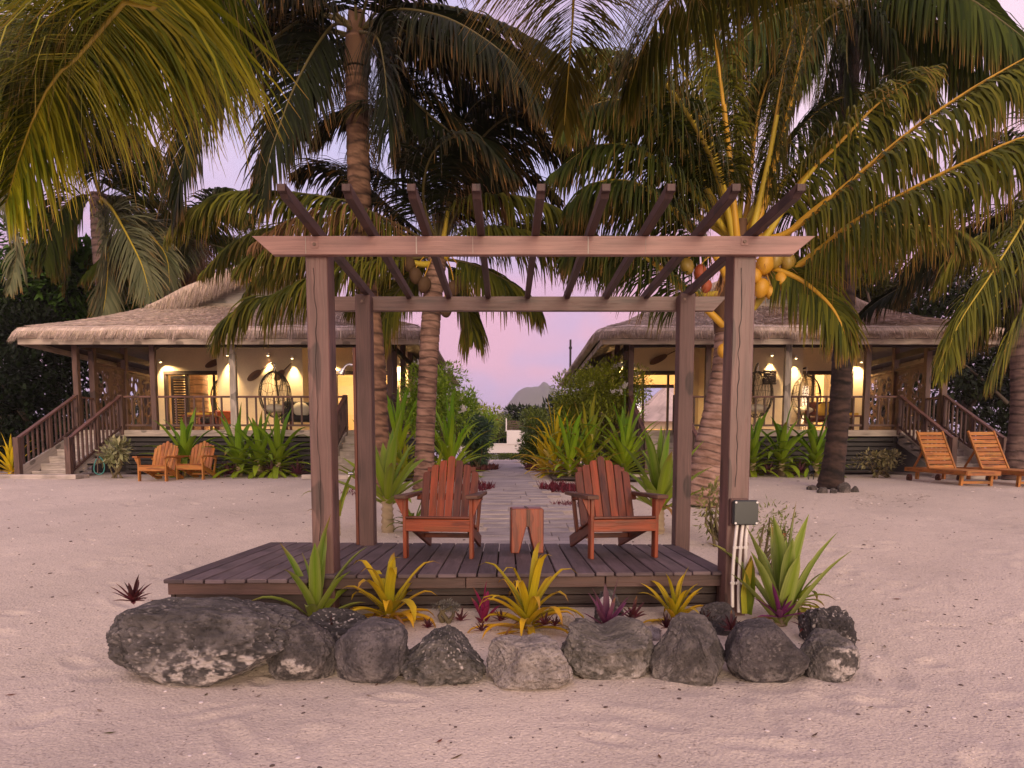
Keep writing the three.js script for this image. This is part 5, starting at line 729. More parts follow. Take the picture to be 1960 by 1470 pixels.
// palm at the left background, with pale drooping fronds
const p5D = 21, p5b = P(215, 640, p5D); p5b.y = ground(p5b.x, -p5D);
const pE = palm('background palm with pale drooping fronds behind the left thatched roof', [p5b, P(213, 640, p5D), P(203, 570, p5D), P(194, 480, p5D), P(190, 400, p5D), P(190, 372, p5D)], (t) => 0.24, [0.14, 0.09, 0.085], [0.30, 0.20, 0.19], 11);
{
  const D = p5D, o = { ...PALE, len: 1.15, w: 0.06, hang: 0.3, ribM: M.rib, rib: 0.05, n: 80 }, d = { ...GREEN, len: 1.15, w: 0.06, hang: 0.6, n: 80 };
  trace(pE, [[[190, 375, D], [202, 434, D - 1], [206, 500, D - 1.5], [203, 558, D - 1.7], [197, 600, D - 1.8]], [[190, 375, D], [215, 400, D - 1], [249, 460, D - 1.6], [273, 511, D - 1.8], [288, 570, D - 1.9]], [[192, 375, D], [222, 410, D - 0.5], [286, 450, D - 1], [318, 490, D - 1.1], [325, 545, D - 1.1]], [[192, 375, D], [250, 415, D], [310, 450, D - 0.2], [352, 500, D - 0.2]]], o);
  trace(pE, [[[190, 372, D], [232, 345, D - 0.5], [270, 325, D - 0.8], [310, 345, D - 1], [330, 380, D - 1]], [[190, 370, D], [215, 300, D - 0.5], [255, 270, D - 0.9], [290, 300, D - 1.1], [300, 350, D - 1.1]], [[190, 370, D], [190, 290, D], [215, 240, D], [250, 245, D], [285, 300, D]], [[188, 372, D], [140, 380, D - 0.5], [100, 430, D - 0.8], [85, 500, D - 0.9]], [[188, 372, D], [150, 400, D + 0.5], [130, 460, D + 0.7], [125, 530, D + 0.8]], [[190, 372, D], [250, 380, D + 1], [320, 390, D + 1.5], [390, 430, D + 1.7]], [[190, 372, D], [160, 300, D], [110, 250, D], [60, 260, D], [20, 320, D]], [[190, 372, D], [170, 280, D - 1], [130, 200, D - 1.4], [70, 180, D - 1.6]]], d);
}
// second background palm with a skirt of dry leaves beside the left roof peak
const p6D = 23, p6b = P(372, 640, p6D); p6b.y = ground(p6b.x, -p6D);
const pF = palm('background palm wearing a skirt of dry leaves at the left roof peak', [p6b, P(372, 600, p6D), P(370, 520, p6D), P(372, 460, p6D)], (t) => 0.34, [0.20, 0.13, 0.11], [0.34, 0.23, 0.18], 12);
{ const D = p6D; trace(pF, [[[372, 460, D], [392, 490, D - 0.6], [402, 530, D - 0.8], [404, 570, D - 0.9]], [[372, 460, D], [352, 500, D - 0.6], [345, 540, D - 0.7], [342, 590, D - 0.8]], [[372, 460, D], [375, 500, D - 1], [372, 560, D - 1.1]]], { ...BROWN, len: 0.8, w: 0.05, hang: 0.8, n: 50 }); crown(pF, 13, { ...GREEN, len: 1.1, w: 0.06, n: 70 }, 3.6, -0.2, 0.9); }
// palm at the far right
const p7D = 14.6, p7b = P(1952, 700, p7D); p7b.y = ground(p7b.x, -p7D);
const pG = palm('palm at the right edge with long drooping fronds over the loungers', [p7b, P(1954, 800, p7D), P(1957, 640, p7D), P(1975, 480, p7D), P(1990, 330, p7D)], (t) => 0.2, [0.09, 0.055, 0.05], [0.2, 0.13, 0.11], 14);
{
  const D = p7D, o = { ...OLIVE, len: 0.9, w: 0.042, hang: 0.5, ribM: M.rib, n: 90 };
  trace(pG, [[[1990, 330, D], [1975, 450, D - 0.8], [1926, 546, D - 1.3], [1851, 606, D - 1.6], [1814, 663, D - 1.7], [1795, 720, D - 1.7]], [[1995, 330, D], [2000, 480, D - 1.2], [1960, 591, D - 1.9], [1922, 671, D - 2.1], [1890, 735, D - 2.2]], [[1990, 330, D], [1960, 400, D - 0.8], [1900, 445, D - 1.2], [1840, 480, D - 1.3], [1790, 545, D - 1.3]], [[1990, 330, D], [1960, 420, D - 1.4], [1900, 520, D - 2.0], [1835, 620, D - 2.3], [1800, 715, D - 2.3]]], { ...o, hang: 0.8 });
  trace(pG, [[[1990, 330, D], [1930, 400, D + 0.5], [1840, 440, D + 0.9], [1760, 500, D + 1], [1720, 570, D + 1]], [[1990, 330, D], [1930, 300, D], [1850, 330, D - 0.2], [1790, 400, D - 0.3]], [[1990, 330, D], [1940, 460, D + 1.2], [1890, 560, D + 1.6], [1860, 660, D + 1.7]], [[1990, 330, D], [1900, 420, D + 1.2], [1790, 510, D + 2], [1690, 570, D + 2.3], [1650, 600, D + 2.3]], [[1990, 330, D], [1960, 500, D + 0.4], [1935, 600, D + 0.5], [1925, 700, D + 0.5]]], { ...DARK, len: 0.9, w: 0.042, hang: 0.6, n: 80 });
  crown(pG, 8, { ...GREEN, len: 0.9 }, 3.5, 0, 1.1);
}
// palm standing behind the camera whose fronds reach into the top of the view
const pH = palm('overhanging palm with golden fronds filling the upper left of the view', [V(-1.2, 0, 2.2), V(-1.0, 2.2, 1.6), V(-0.6, 4.4, 0.6), V(-0.4, 5.6, 0.1)], (t) => 0.16, [0.14, 0.085, 0.06], [0.34, 0.21, 0.15], 16);
{
  const B = pH.top.clone().add(pH.b), o = { ...GOLD, len: 1.1, w: 0.042, hang: 0.6, ribM: M.rib, rib: 0.03, dry: 0.5, tip: [0.50, 0.30, 0.08], n: 190, gaps: 0.02 };
  const tr = (list, oo) => { for (const q of list) frond(pH.t, [pH.top.clone(), ...q.map(([x, y, D]) => P(x, y, D).sub(pH.b))], oo, pH.r); };
  tr([[[330, -160, 3.6], [230, 10, 4.6], [141, 117, 5.4], [100, 154, 5.8], [47, 268, 6.2], [12, 390, 6.4]]], { ...o, t0: 0.53, hang: 0.4, len: 1.0, a: [0.13, 0.20, 0.008], b: [0.66, 0.60, 0.025] });
  tr([[[440, -330, 3.4], [380, -120, 4.6], [310, -40, 5.2], [215, 15, 5.8], [120, 80, 6.3], [40, 175, 6.6], [-20, 290, 6.8]]], { ...o, t0: 0.58, a: [0.04, 0.085, 0.005], b: [0.27, 0.31, 0.016], hang: 0.9, len: 1.0 });
  tr([[[1500, -330, 4.2], [1380, -120, 5.6], [1290, -10, 6.6], [1230, 90, 7.2], [1200, 190, 7.4]]], { ...o, t0: 0.5, a: [0.05, 0.07, 0.006], b: [0.20, 0.19, 0.014], len: 0.9, hang: 0.8 });
  tr([[[300, -150, 4.2], [180, -20, 5.4], [60, 70, 6.2], [-20, 170, 6.6], [-70, 300, 6.8]]], { ...o, t0: 0.4, a: [0.06, 0.11, 0.006], b: [0.32, 0.35, 0.018], hang: 0.9, len: 0.95 });
  tr([[[1110, -300, 3.4], [1100, -80, 5.4], [1096, 40, 6.6], [1089, 120, 7.2], [1084, 190, 7.5], [1080, 240, 7.6]]], { ...o, t0: 0.5, len: 0.85, hang: 0.3, a: [0.11, 0.11, 0.012], b: [0.26, 0.21, 0.025] });
}
// dark palm in the left background, crown only partly in view
const p8D = 17, p8b = P(-60, 640, p8D); p8b.y = ground(p8b.x, -p8D);
const pI = palm('dark palm at the left edge behind the golden fronds', [p8b, P(-55, 500, p8D), P(-40, 300, p8D), P(-20, 120, p8D), P(-15, 40, p8D)], (t) => 0.2, [0.06, 0.04, 0.03], [0.14, 0.09, 0.07], 18);
{ const D = p8D; trace(pI, [[[-15, 40, D], [30, 60, D - 0.5], [80, 120, D - 1], [110, 200, D - 1.2]], [[-15, 40, D], [40, 40, D - 0.5], [120, 70, D - 1], [180, 140, D - 1.2]], [[-15, 40, D], [10, 120, D - 1], [30, 200, D - 1.3], [40, 290, D - 1.4]], [[-15, 40, D], [-5, 200, D + 0.6], [0, 300, D + 0.8], [20, 400, D + 0.9]], [[-15, 40, D], [60, 90, D + 1], [120, 180, D + 1.4], [150, 280, D + 1.6]]], { ...DARK, len: 1.0, w: 0.05, hang: 0.9, n: 80 }); crown(pI, 10, { ...DARK, len: 1, w: 0.05 }, 3.8, 0, 1.1); trace(pI, [[[-30, 300, D], [20, 430, D - 0.3], [32, 480, D - 0.4], [18, 555, D - 0.5]]], { ...PALE, len: 0.7, w: 0.05, hang: 0.7, n: 50 }); }

// ---------------------------------------------------------------- trees, hedges and shrubs
function leafMass(sb, blobs, n, len, wid, cA, cB, r, under = 0.25) {
  const vol = blobs.map((b) => b[1].x * b[1].y + b[1].z * b[1].y), tot = vol.reduce((a, b) => a + b, 0);
  blobs.forEach(([c, R], bi) => { const m = Math.round(n * vol[bi] / tot), sd = r() * 90; for (let i = 0; i < m; i++) {
    let d = V(r() - 0.5, r() - 0.5, r() - 0.5).normalize(); const k = Math.pow(r(), 0.42), bump = 0.72 + 0.56 * fbm(d.x * 2.4 + sd, d.y * 2.4, d.z * 2.4, 3); const p = V(c.x + d.x * R.x * k * bump, c.y + d.y * R.y * k * bump, c.z + d.z * R.z * k * bump);
    const ld = d.clone().add(V((r() - 0.5) * 1.5, (r() - 0.55) * 1.3, (r() - 0.5) * 1.5)).normalize(), s = ld.clone().cross(V(r() - 0.5, 1, r() - 0.5)).normalize(), t = clamp(r() * 0.75 + 0.5 * (fbm(p.x * 1.6, p.y * 1.6, p.z * 1.6, 2) - 0.35)), l = len * (0.6 + r() * 0.7); sb.quadLeaf(p, ld, s, l, l * wid, mix3(cA, cB, t)); } });
}
function tree(label, px, D, cy, h, rx, n, len, cA, cB, seed, nb = 9, tc = [0.12, 0.09, 0.07]) {
  const r = rng(seed), base = P(px, 700, D); base.y = ground(base.x, -D); const t = thing('broadleaf_tree', label, 'tree', base), C = P(px, cy, D).sub(base), bl = [];
  for (let i = 0; i < nb; i++) { const a = r() * 6.28, q = Math.sqrt(r()); bl.push([V(C.x + Math.cos(a) * rx * q * 0.75, C.y + (r() - 0.5) * h * 0.8, C.z + Math.sin(a) * rx * q * 0.5), V(rx * (0.3 + r() * 0.28), h * (0.16 + r() * 0.14), rx * (0.3 + r() * 0.2))]); }
  const tr = [tube([V(0, 0, 0), V(0.1, C.y * 0.4, 0), V(0, C.y, 0)], (k) => 0.22 * (1 - k * 0.6), 10, 9)]; for (const b of bl.slice(0, 6)) tr.push(tube([V(0.06, C.y * 0.45, 0), V(b[0].x * 0.4, lerp(C.y * 0.45, b[0].y, 0.5), b[0].z * 0.4), b[0]], (k) => 0.09 * (1 - k * 0.75), 8, 6));
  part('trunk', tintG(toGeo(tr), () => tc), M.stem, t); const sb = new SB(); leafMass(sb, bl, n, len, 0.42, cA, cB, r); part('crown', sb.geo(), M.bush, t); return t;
}
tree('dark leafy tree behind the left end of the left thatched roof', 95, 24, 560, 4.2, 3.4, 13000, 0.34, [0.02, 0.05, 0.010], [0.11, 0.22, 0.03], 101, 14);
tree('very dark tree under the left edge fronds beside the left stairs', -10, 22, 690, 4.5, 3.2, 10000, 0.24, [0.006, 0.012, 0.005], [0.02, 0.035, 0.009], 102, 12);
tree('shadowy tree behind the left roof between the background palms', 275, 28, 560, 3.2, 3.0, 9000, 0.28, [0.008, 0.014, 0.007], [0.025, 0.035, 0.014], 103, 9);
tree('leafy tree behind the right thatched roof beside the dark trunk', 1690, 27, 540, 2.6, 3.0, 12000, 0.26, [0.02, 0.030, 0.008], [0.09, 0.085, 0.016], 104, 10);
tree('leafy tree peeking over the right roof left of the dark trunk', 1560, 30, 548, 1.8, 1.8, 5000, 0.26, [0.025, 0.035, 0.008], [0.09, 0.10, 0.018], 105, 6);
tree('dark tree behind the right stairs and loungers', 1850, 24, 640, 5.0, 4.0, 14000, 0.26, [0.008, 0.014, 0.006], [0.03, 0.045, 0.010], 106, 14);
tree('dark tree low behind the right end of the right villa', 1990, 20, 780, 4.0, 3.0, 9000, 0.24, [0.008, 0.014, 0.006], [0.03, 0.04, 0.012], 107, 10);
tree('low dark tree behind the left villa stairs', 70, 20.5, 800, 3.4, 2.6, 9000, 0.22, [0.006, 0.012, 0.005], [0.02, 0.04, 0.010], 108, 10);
tree('round dark tree left of the far mountain', 905, 60, 835, 3.4, 2.6, 4000, 0.42, [0.016, 0.03, 0.010], [0.05, 0.075, 0.02], 109, 7);
tree('round dark tree before the foot of the far mountain', 1000, 62, 826, 3.6, 2.9, 5000, 0.42, [0.014, 0.026, 0.012], [0.045, 0.065, 0.02], 110, 7);
tree('dark tree right of the far mountain foot', 1085, 56, 806, 4.4, 2.6, 4000, 0.42, [0.014, 0.026, 0.012], [0.045, 0.065, 0.02], 111, 7);
{ // far wood line left and right of the houses, and behind the end wall
  const sb = new SB(), r = rng(88), bl = []; for (let i = 0; i < 46; i++) { const x = -70 + i * 3.1; if (Math.abs(x) < 3) continue; const lo = x > 5 && x < 18; bl.push([V(x, lo ? 2.2 : 3.2 + r() * 1.5, -56 - r() * 8), V(3.2, lo ? 1.2 : 2.6 + r() * 2.2, 2.6)]); } leafMass(sb, bl, 26000, 0.7, 0.5, [0.012, 0.022, 0.008], [0.04, 0.06, 0.016], r);
  const o = part('far_wood', sb.geo(), M.bush, scene); o.userData = { kind: 'stuff', label: 'dark wood far behind both villas', category: 'wood' };
}
function shrub(name, label, px, py0, py1, D, rx, rz, n, len, cA, cB, seed, o = {}) {
  const r = rng(seed), b = P(px, 860, D); b.y = ground(b.x, -D); const t = thing(name, label, o.cat ?? 'shrub', b), top = P(px, py0, D).y - b.y, bot = Math.max(0.05, P(px, py1, D).y - b.y), bl = [], h = top - bot;
  for (let i = 0; i < (o.nb ?? 9); i++) { const a = r() * 6.28, q = Math.sqrt(r()) * 0.7; bl.push([V(Math.cos(a) * rx * q, bot + h * (0.22 + 0.56 * r()), Math.sin(a) * rz * q), V(rx * (0.38 + r() * 0.2), h * (0.2 + r() * 0.1), rz * (0.4 + r() * 0.15))]); }
  bl.push([V(0, bot + h * 0.74, 0), V(rx * 0.55, h * 0.27, rz * 0.5)]);
  const sb = new SB(); leafMass(sb, bl, n, len, o.wid ?? 0.38, cA, cB, r); part('foliage', sb.geo(), M.bush, t);
  const st = []; for (let i = 0; i < (o.stems ?? 8); i++) { const q = bl[i % bl.length][0]; st.push(tube([V((r() - 0.5) * rx * 0.7, 0, (r() - 0.5) * rz * 0.5), V(q.x * 0.7 + (r() - 0.5) * 0.2, q.y * 0.5, q.z * 0.7), q], (k) => 0.02 * (1 - k * 0.6), 6, 5)); } part('stems', tintG(toGeo(st), () => [0.13, 0.10, 0.05]), M.stem, t);
  for (let i = 0; i < (o.flowers ?? 0); i++) { const q = bl[Math.floor(r() * bl.length)], d = V(r() - 0.5, 0.2 + r() * 0.6, 0.3 + r() * 0.6).normalize(), p = V(q[0].x + d.x * q[1].x * 1.04, q[0].y + d.y * q[1].y * 1.04, q[0].z + d.z * q[1].z * 1.04), fl = new SB(); for (let k = 0; k < (o.red ? 8 : 26); k++) { const e = V(r() - 0.5, r() - 0.2, r() - 0.5).normalize(), c = p.clone().addScaledVector(e, (o.fs ?? 0.07) * r()); fl.quadLeaf(c, e, e.clone().cross(V(r(), 1, r())).normalize(), (o.fs ?? 0.07) * 0.75, (o.fs ?? 0.07) * 0.55, o.red ? [0.6, 0.03, 0.04] : [0.84, 0.80, 0.78]); } part('flower', fl.geo(), M.bush, t); }
  return t;
}
const HG = [[0.18, 0.30, 0.026], [0.52, 0.70, 0.09]], HG2 = [[0.19, 0.24, 0.02], [0.54, 0.60, 0.065]], HB = [[0.045, 0.09, 0.05], [0.14, 0.24, 0.12]], HD = [[0.045, 0.08, 0.016], [0.26, 0.33, 0.055]];
shrub('flowering_shrub', 'tall white flowering shrub beside the slim ringed palm left of the path', 848, 690, 850, 17, 1.15, 0.9, 10000, 0.11, ...HG, 201, { flowers: 13, stems: 22, fs: 0.09 });
shrub('flowering_shrub', 'white flowering bush farther along the left side of the path', 892, 742, 880, 22, 0.95, 1.2, 6500, 0.13, ...HG, 202, { flowers: 5, fs: 0.09 });
shrub('hedge_shrub', 'bluish green bush low on the left side of the path', 908, 800, 892, 19, 0.62, 1.3, 5000, 0.13, ...HB, 203, {});
shrub('hedge_shrub', 'red flowering bush midway on the left side of the path', 926, 790, 880, 27, 0.85, 2, 5000, 0.14, ...HG, 204, { flowers: 5, red: true, fs: 0.10 });
shrub('hedge_shrub', 'yellow green bush crowning the left side of the path', 918, 770, 860, 33, 1.0, 2.0, 4500, 0.18, ...HG2, 205, {});
shrub('hedge_shrub', 'dark clipped bush beside the far low wall on the left', 955, 792, 850, 47, 2.0, 1.4, 5000, 0.16, ...HD, 206, {});
shrub('flowering_shrub', 'large white flowering shrub at the corner of the right villa', 1170, 682, 850, 18.2, 0.95, 0.9, 10000, 0.10, ...HG2, 211, { flowers: 10, stems: 16, fs: 0.09 });
shrub('flowering_shrub', 'broad white flowering shrub right of the path before the far pole', 1128, 705, 865, 20, 1.1, 1.2, 9000, 0.12, ...HG2, 212, { flowers: 9, stems: 14, fs: 0.09 });
shrub('hedge_shrub', 'red flowering bush right of the path below the far mountain', 1094, 750, 880, 25, 0.85, 1.8, 7500, 0.14, ...HG, 213, { flowers: 4, red: true, fs: 0.10 });
shrub('hedge_shrub', 'low dark bush hugging the right edge of the path', 1022, 810, 893, 22, 0.6, 2.2, 5500, 0.13, ...HD, 214, { flowers: 2, red: true, fs: 0.09 });
shrub('hedge_shrub', 'greyish bush farther along the right edge of the path', 1024, 780, 870, 35, 1.2, 2.4, 5000, 0.18, ...HD, 215, {});
shrub('hedge_shrub', 'low dark bank hedge at the end of the path before the white wall', 972, 869, 881, 41.5, 1.5, 0.5, 2500, 0.12, ...HD, 216, { stems: 2 });
shrub('variegated_shrub', 'pale variegated shrub beside the left villa stairs and orange chairs', 226, 838, 905, 15.4, 0.5, 0.35, 420, 0.15, [0.12, 0.15, 0.05], [0.50, 0.46, 0.26], 221, { stems: 9, nb: 6, wid: 0.45 });
shrub('variegated_shrub', 'pale variegated shrub behind the nearest teak lounger', 1692, 862, 905, 15.6, 0.65, 0.4, 520, 0.12, [0.12, 0.12, 0.04], [0.45, 0.38, 0.2], 222, { stems: 9, nb: 7, wid: 0.4 });
shrub('leafy_shrub', 'wispy leafy shrub between the right rear post and right front post', 1385, 900, 1040, 7.6, 0.28, 0.25, 420, 0.085, [0.10, 0.12, 0.03], [0.34, 0.32, 0.10], 223, { stems: 9, nb: 5, wid: 0.3 });
shrub('leafy_shrub', 'wispy shrub with tiny leaves right of the junction box', 1478, 955, 1110, 6.4, 0.24, 0.22, 520, 0.06, [0.10, 0.13, 0.03], [0.32, 0.34, 0.10], 224, { stems: 9, nb: 5, wid: 0.28, flowers: 1, red: true, fs: 0.02 });
shrub('silver_shrub', 'small silvery grey shrublet against the deck boards behind the peaked rock', 852, 1148, 1192, 4.85, 0.10, 0.06, 500, 0.022, [0.14, 0.13, 0.11], [0.30, 0.28, 0.24], 225, { stems: 3, nb: 3 });

// ---------------------------------------------------------------- strap-leaved plants
function strapLeaf(r, o, az, el, L, W, ca, cb, ce) {
  const pts = [V(0, 0, 0)], k = 9, dir = V(Math.cos(az) * Math.cos(el), Math.sin(el), Math.sin(az) * Math.cos(el)), sd = V(-Math.sin(az), 0, Math.cos(az)), ns = [], fold = o.fold ?? 0.45, droop = (o.droop ?? 0.10) * (0.5 + r()), wav = (r() - 0.5) * 0.28, dj = r() < 0.25 ? 2.2 : 1;
  for (let i = 0; i < k; i++) { const nn = sd.clone().cross(dir).normalize(); if (nn.y < 0) nn.negate(); ns.push(nn); dir.addScaledVector(DOWN, dj * droop * (0.25 + 1.6 * (i / k) ** 2) * (i > k * (o.kink ?? 2) ? 3 : 1)).addScaledVector(sd, wav * 0.6 * Math.sin(i * 1.3)).normalize(); pts.push(pts[i].clone().addScaledVector(dir, L / k)); } ns.push(ns[k - 1]);
  const sb = new SB(), tip = r() < (o.brown ?? 0.15), jit = 0.85 + r() * 0.3, cf = (t) => { let c = mix3(ca, cb, sst(0.1, 0.9, t)); if (tip) c = mix3(c, [0.34, 0.17, 0.05], sst(0.75, 1, t)); return c.map((v) => v * jit); }; if (ce) cf.edge = (t) => mix3(cf(t), ce, 0.75);
  sb.strip(pts, (t) => W * (0.35 + 0.65 * Math.sin(Math.PI * Math.min(1, t * 0.8 + 0.18)) ) * (t > 0.82 ? Math.max(0.02, (1 - t) / 0.18) ** 0.8 : 1), (i) => { const s = sd.clone(); s.n = ns[i]; return s; }, cf, fold); return sb.geo();
}
function strapPlant(name, label, pos, o) {
  const t = thing(name, label, o.cat ?? 'plant', pos, 0, o.group), r = rng(o.seed), n = Math.round((o.n ?? 16) * 1.25), LS = o.ls ?? 1.25, WS = o.ws ?? 1.25, cr = V(o.lean ?? 0, o.stem ?? 0.05, o.leanZ ?? 0);
  if (o.stem) part('stem', tintG(tube([V(0, -0.04, 0), V((o.lean ?? 0) * 0.35, o.stem * 0.5, 0), cr.clone().add(V(0, 0.03, 0))], (k) => (o.sr ?? 0.035) * (1 - 0.25 * k + 0.12 * Math.sin(k * 40)), 18, 9), (v) => mix3([0.20, 0.14, 0.09], [0.46, 0.36, 0.22], fbm(v.x * 30, v.y * 60, v.z * 30, 2))), M.stem, t);
  for (let i = 0; i < n; i++) { const f = i / n, az = i * 2.399 + r() * 0.5 + (o.az ?? 0), el = lerp(o.e1 ?? 1.35, o.e0 ?? 0.35, Math.pow(f, o.ep ?? 0.8)) + (r() - 0.5) * 0.2, y = o.stem ? -f * (o.spread ?? 0.12) : 0, k = clamp(f * 1.1 + (r() - 0.5) * 0.5), g = strapLeaf(r, o, az, el, LS * o.len * (0.75 + r() * 0.4) * (1 - 0.25 * f * (o.taper ?? 1)), WS * o.w * (0.8 + r() * 0.3), mix3(o.c0, o.c1, k), mix3(o.t0 ?? o.c0, o.t1 ?? o.c1, k), o.edge); g.translate(cr.x, cr.y + y, cr.z); part('leaf', g, M.leaf, t); }
  for (let i = 0; i < (o.dead ?? 0); i++) { const g = strapLeaf(r, { droop: 0.5, fold: 0.7 }, r() * 6.28, 0.2, o.len * 0.6, o.w * 0.6, [0.42, 0.24, 0.10], [0.36, 0.17, 0.08]); g.translate(cr.x, cr.y - 0.03, cr.z); part('dry_leaf', g, M.leaf, t); }
  return t;
}
const LG = { c0: [0.20, 0.31, 0.018], c1: [0.34, 0.42, 0.024], t0: [0.12, 0.28, 0.016], t1: [0.30, 0.40, 0.024] }, LY = { c0: [0.30, 0.32, 0.015], c1: [0.70, 0.42, 0.012], t0: [0.58, 0.44, 0.015], t1: [0.85, 0.44, 0.012] }, LGY = { c0: [0.20, 0.30, 0.022], c1: [0.44, 0.42, 0.03], t0: [0.20, 0.26, 0.025], t1: [0.45, 0.30, 0.03] }, LD = { c0: [0.12, 0.17, 0.018], c1: [0.22, 0.25, 0.025] };
const gp = (px, py, up = 0) => { const p = G(px, py); p.y += up; return p; };
strapPlant('crinum_lily', 'green sword leaved plant in front of the left front pergola post', gp(604, 1192, 0.02), { seed: 301, n: 12, ws: 1.5, len: 0.50, w: 0.062, stem: 0.06, sr: 0.03, e1: 1.5, e0: 0.5, droop: 0.08, brown: 0.4, ...LG, edge: [0.34, 0.36, 0.10], dead: 4 });
strapPlant('spiky_lily', 'golden leaved spiky plant between the left post and the stool, above round boulder', gp(745, 1196), { seed: 302, n: 26, ws: 1.45, len: 0.44, w: 0.05, stem: 0.10, sr: 0.028, e1: 1.4, e0: -0.1, droop: 0.16, kink: 0.75, ...LY, brown: 0.5, dead: 5 });
strapPlant('spiky_lily', 'golden leaved spiky plant in the middle of the bed below the stool', gp(1012, 1206), { seed: 303, n: 34, ws: 1.4, len: 0.44, w: 0.042, stem: 0.08, sr: 0.03, e1: 1.4, e0: -0.1, droop: 0.15, kink: 0.75, ...LY, brown: 0.5, dead: 5 });
strapPlant('spiky_lily', 'small golden leaved spiky plant left of the dark rounded rock', gp(1292, 1192), { seed: 304, n: 26, len: 0.31, w: 0.038, stem: 0.05, sr: 0.02, e1: 1.45, e0: 0.0, droop: 0.15, ...LY });
strapPlant('crinum_lily', 'large pale striped sword leaved plant right of the junction box', gp(1492, 1196), { seed: 305, n: 14, len: 0.70, w: 0.08, stem: 0.06, sr: 0.045, e1: 1.5, e0: 0.95, droop: 0.05, lean: 0.02, c0: [0.17, 0.27, 0.025], c1: [0.25, 0.34, 0.03], edge: [0.46, 0.50, 0.16], dead: 1 });
strapPlant('leafy_lily', 'short drooping green plant behind the right end rocks', gp(1530, 1180), { seed: 306, n: 20, len: 0.26, w: 0.035, stem: 0.16, sr: 0.015, e1: 1.1, e0: -0.2, droop: 0.2, ...LGY, brown: 0.5 });
strapPlant('leafy_lily', 'broad yellow green leaf sprig in front of the white conduits', gp(1430, 1188), { seed: 307, n: 3, len: 0.36, w: 0.085, e1: 1.5, e0: 1.35, droop: 0.02, ...LGY });
strapPlant('oyster_plant', 'purple sword leaved plant in the notch of the saddle shaped boulder', gp(1162, 1226, 0.03), { seed: 311, n: 9, len: 0.29, w: 0.036, e1: 1.35, e0: 0.6, droop: 0.02, c0: [0.16, 0.03, 0.10], c1: [0.22, 0.035, 0.12], t0: [0.17, 0.09, 0.10], t1: [0.26, 0.06, 0.16] });
strapPlant('oyster_plant', 'purple sword leaved plant behind the big dark smooth boulder', gp(1492, 1204, 0.03), { seed: 312, n: 9, len: 0.24, w: 0.035, e1: 1.3, e0: 0.1, droop: 0.02, c0: [0.20, 0.03, 0.14], c1: [0.28, 0.04, 0.18] });
strapPlant('red_cordyline', 'small magenta leaved plant beside the deck boards left of centre', gp(926, 1190), { seed: 313, n: 6, len: 0.19, w: 0.045, stem: 0.05, sr: 0.008, e1: 1.4, e0: 0.6, droop: 0.05, c0: [0.38, 0.02, 0.12], c1: [0.20, 0.02, 0.06] });
const RD = { c0: [0.10, 0.018, 0.03], c1: [0.20, 0.03, 0.045], t0: [0.07, 0.03, 0.03], t1: [0.16, 0.04, 0.04] };
strapPlant('red_bromeliad', 'dark red rosette plant behind the left end of the largest boulder', P(255, 1166, 4.5), { seed: 314, n: 20, len: 0.14, w: 0.024, e1: 1.3, e0: 0.1, droop: 0.02, ...RD });
[[1042, 1228, 0.08, 'on top of the palest boulder'], [922, 1228, 0.07, 'in the gap left of the palest boulder'], [1210, 1205, 0.13, 'right of the purple plant'], [1062, 1218, 0.07, 'at the left shoulder of the saddle shaped boulder'], [1275, 1222, 0.09, 'left of the angular boulder'], [1400, 1228, 0.11, 'between the angular and the dark smooth boulder'], [634, 1232, 0.10, 'between the second and third boulders'], [958, 1208, 0.08, 'under the left side of the middle golden plant'], [1350, 1208, 0.09, 'in front of the dark rounded rock'], [882, 1208, 0.08, 'behind the peaked coral rock'], [1540, 1222, 0.10, 'beside the right end boulder'], [820, 1222, 0.07, 'in the sand right of the round boulder']].forEach(([x, y, l, w], i) => { const p = G(x, y); p.y += i === 0 ? 0.06 : 0.02; strapPlant('red_bromeliad', 'small dark red tufted plant ' + w, p, { seed: 320 + i, n: 13, len: l, w: l * 0.18, e1: 1.4, e0: 0.1, droop: 0.03, ...RD }); });
// plants behind the deck
strapPlant('crinum_lily', 'green sword leaved plant with thick pale stem behind the left rear post', gp(742, 1018), { seed: 331, n: 15, len: 0.95, w: 0.10, stem: 0.42, sr: 0.085, lean: 0.0, e1: 1.45, e0: 0.35, droop: 0.05, ...LG, edge: [0.26, 0.30, 0.06] });
strapPlant('leafy_lily', 'low green tuft between the left red chair and thick stemmed plant', gp(792, 1022), { seed: 332, n: 14, len: 0.42, w: 0.035, e1: 1.3, e0: 0.3, droop: 0.14, ...LD });
strapPlant('crinum_lily', 'green sword leaved plant behind the right red chair and right rear post', gp(1262, 1020), { seed: 333, n: 18, len: 0.82, w: 0.10, stem: 0.36, sr: 0.07, e1: 1.5, e0: 0.5, droop: 0.06, ...LG, edge: [0.24, 0.28, 0.06], dead: 3 });
strapPlant('leafy_lily', 'low green plant beside the right side of the deck', gp(1405, 1040), { seed: 334, n: 14, len: 0.2, w: 0.035, stem: 0.06, sr: 0.01, e1: 1.2, e0: 0.2, droop: 0.1, ...LGY });
strapPlant('leafy_lily', 'yellow drooping leaf sprig left of the left rear post', gp(650, 1025), { seed: 335, n: 4, len: 0.6, w: 0.05, stem: 0.3, sr: 0.012, e1: 1.2, e0: 0.5, droop: 0.12, ...LGY });
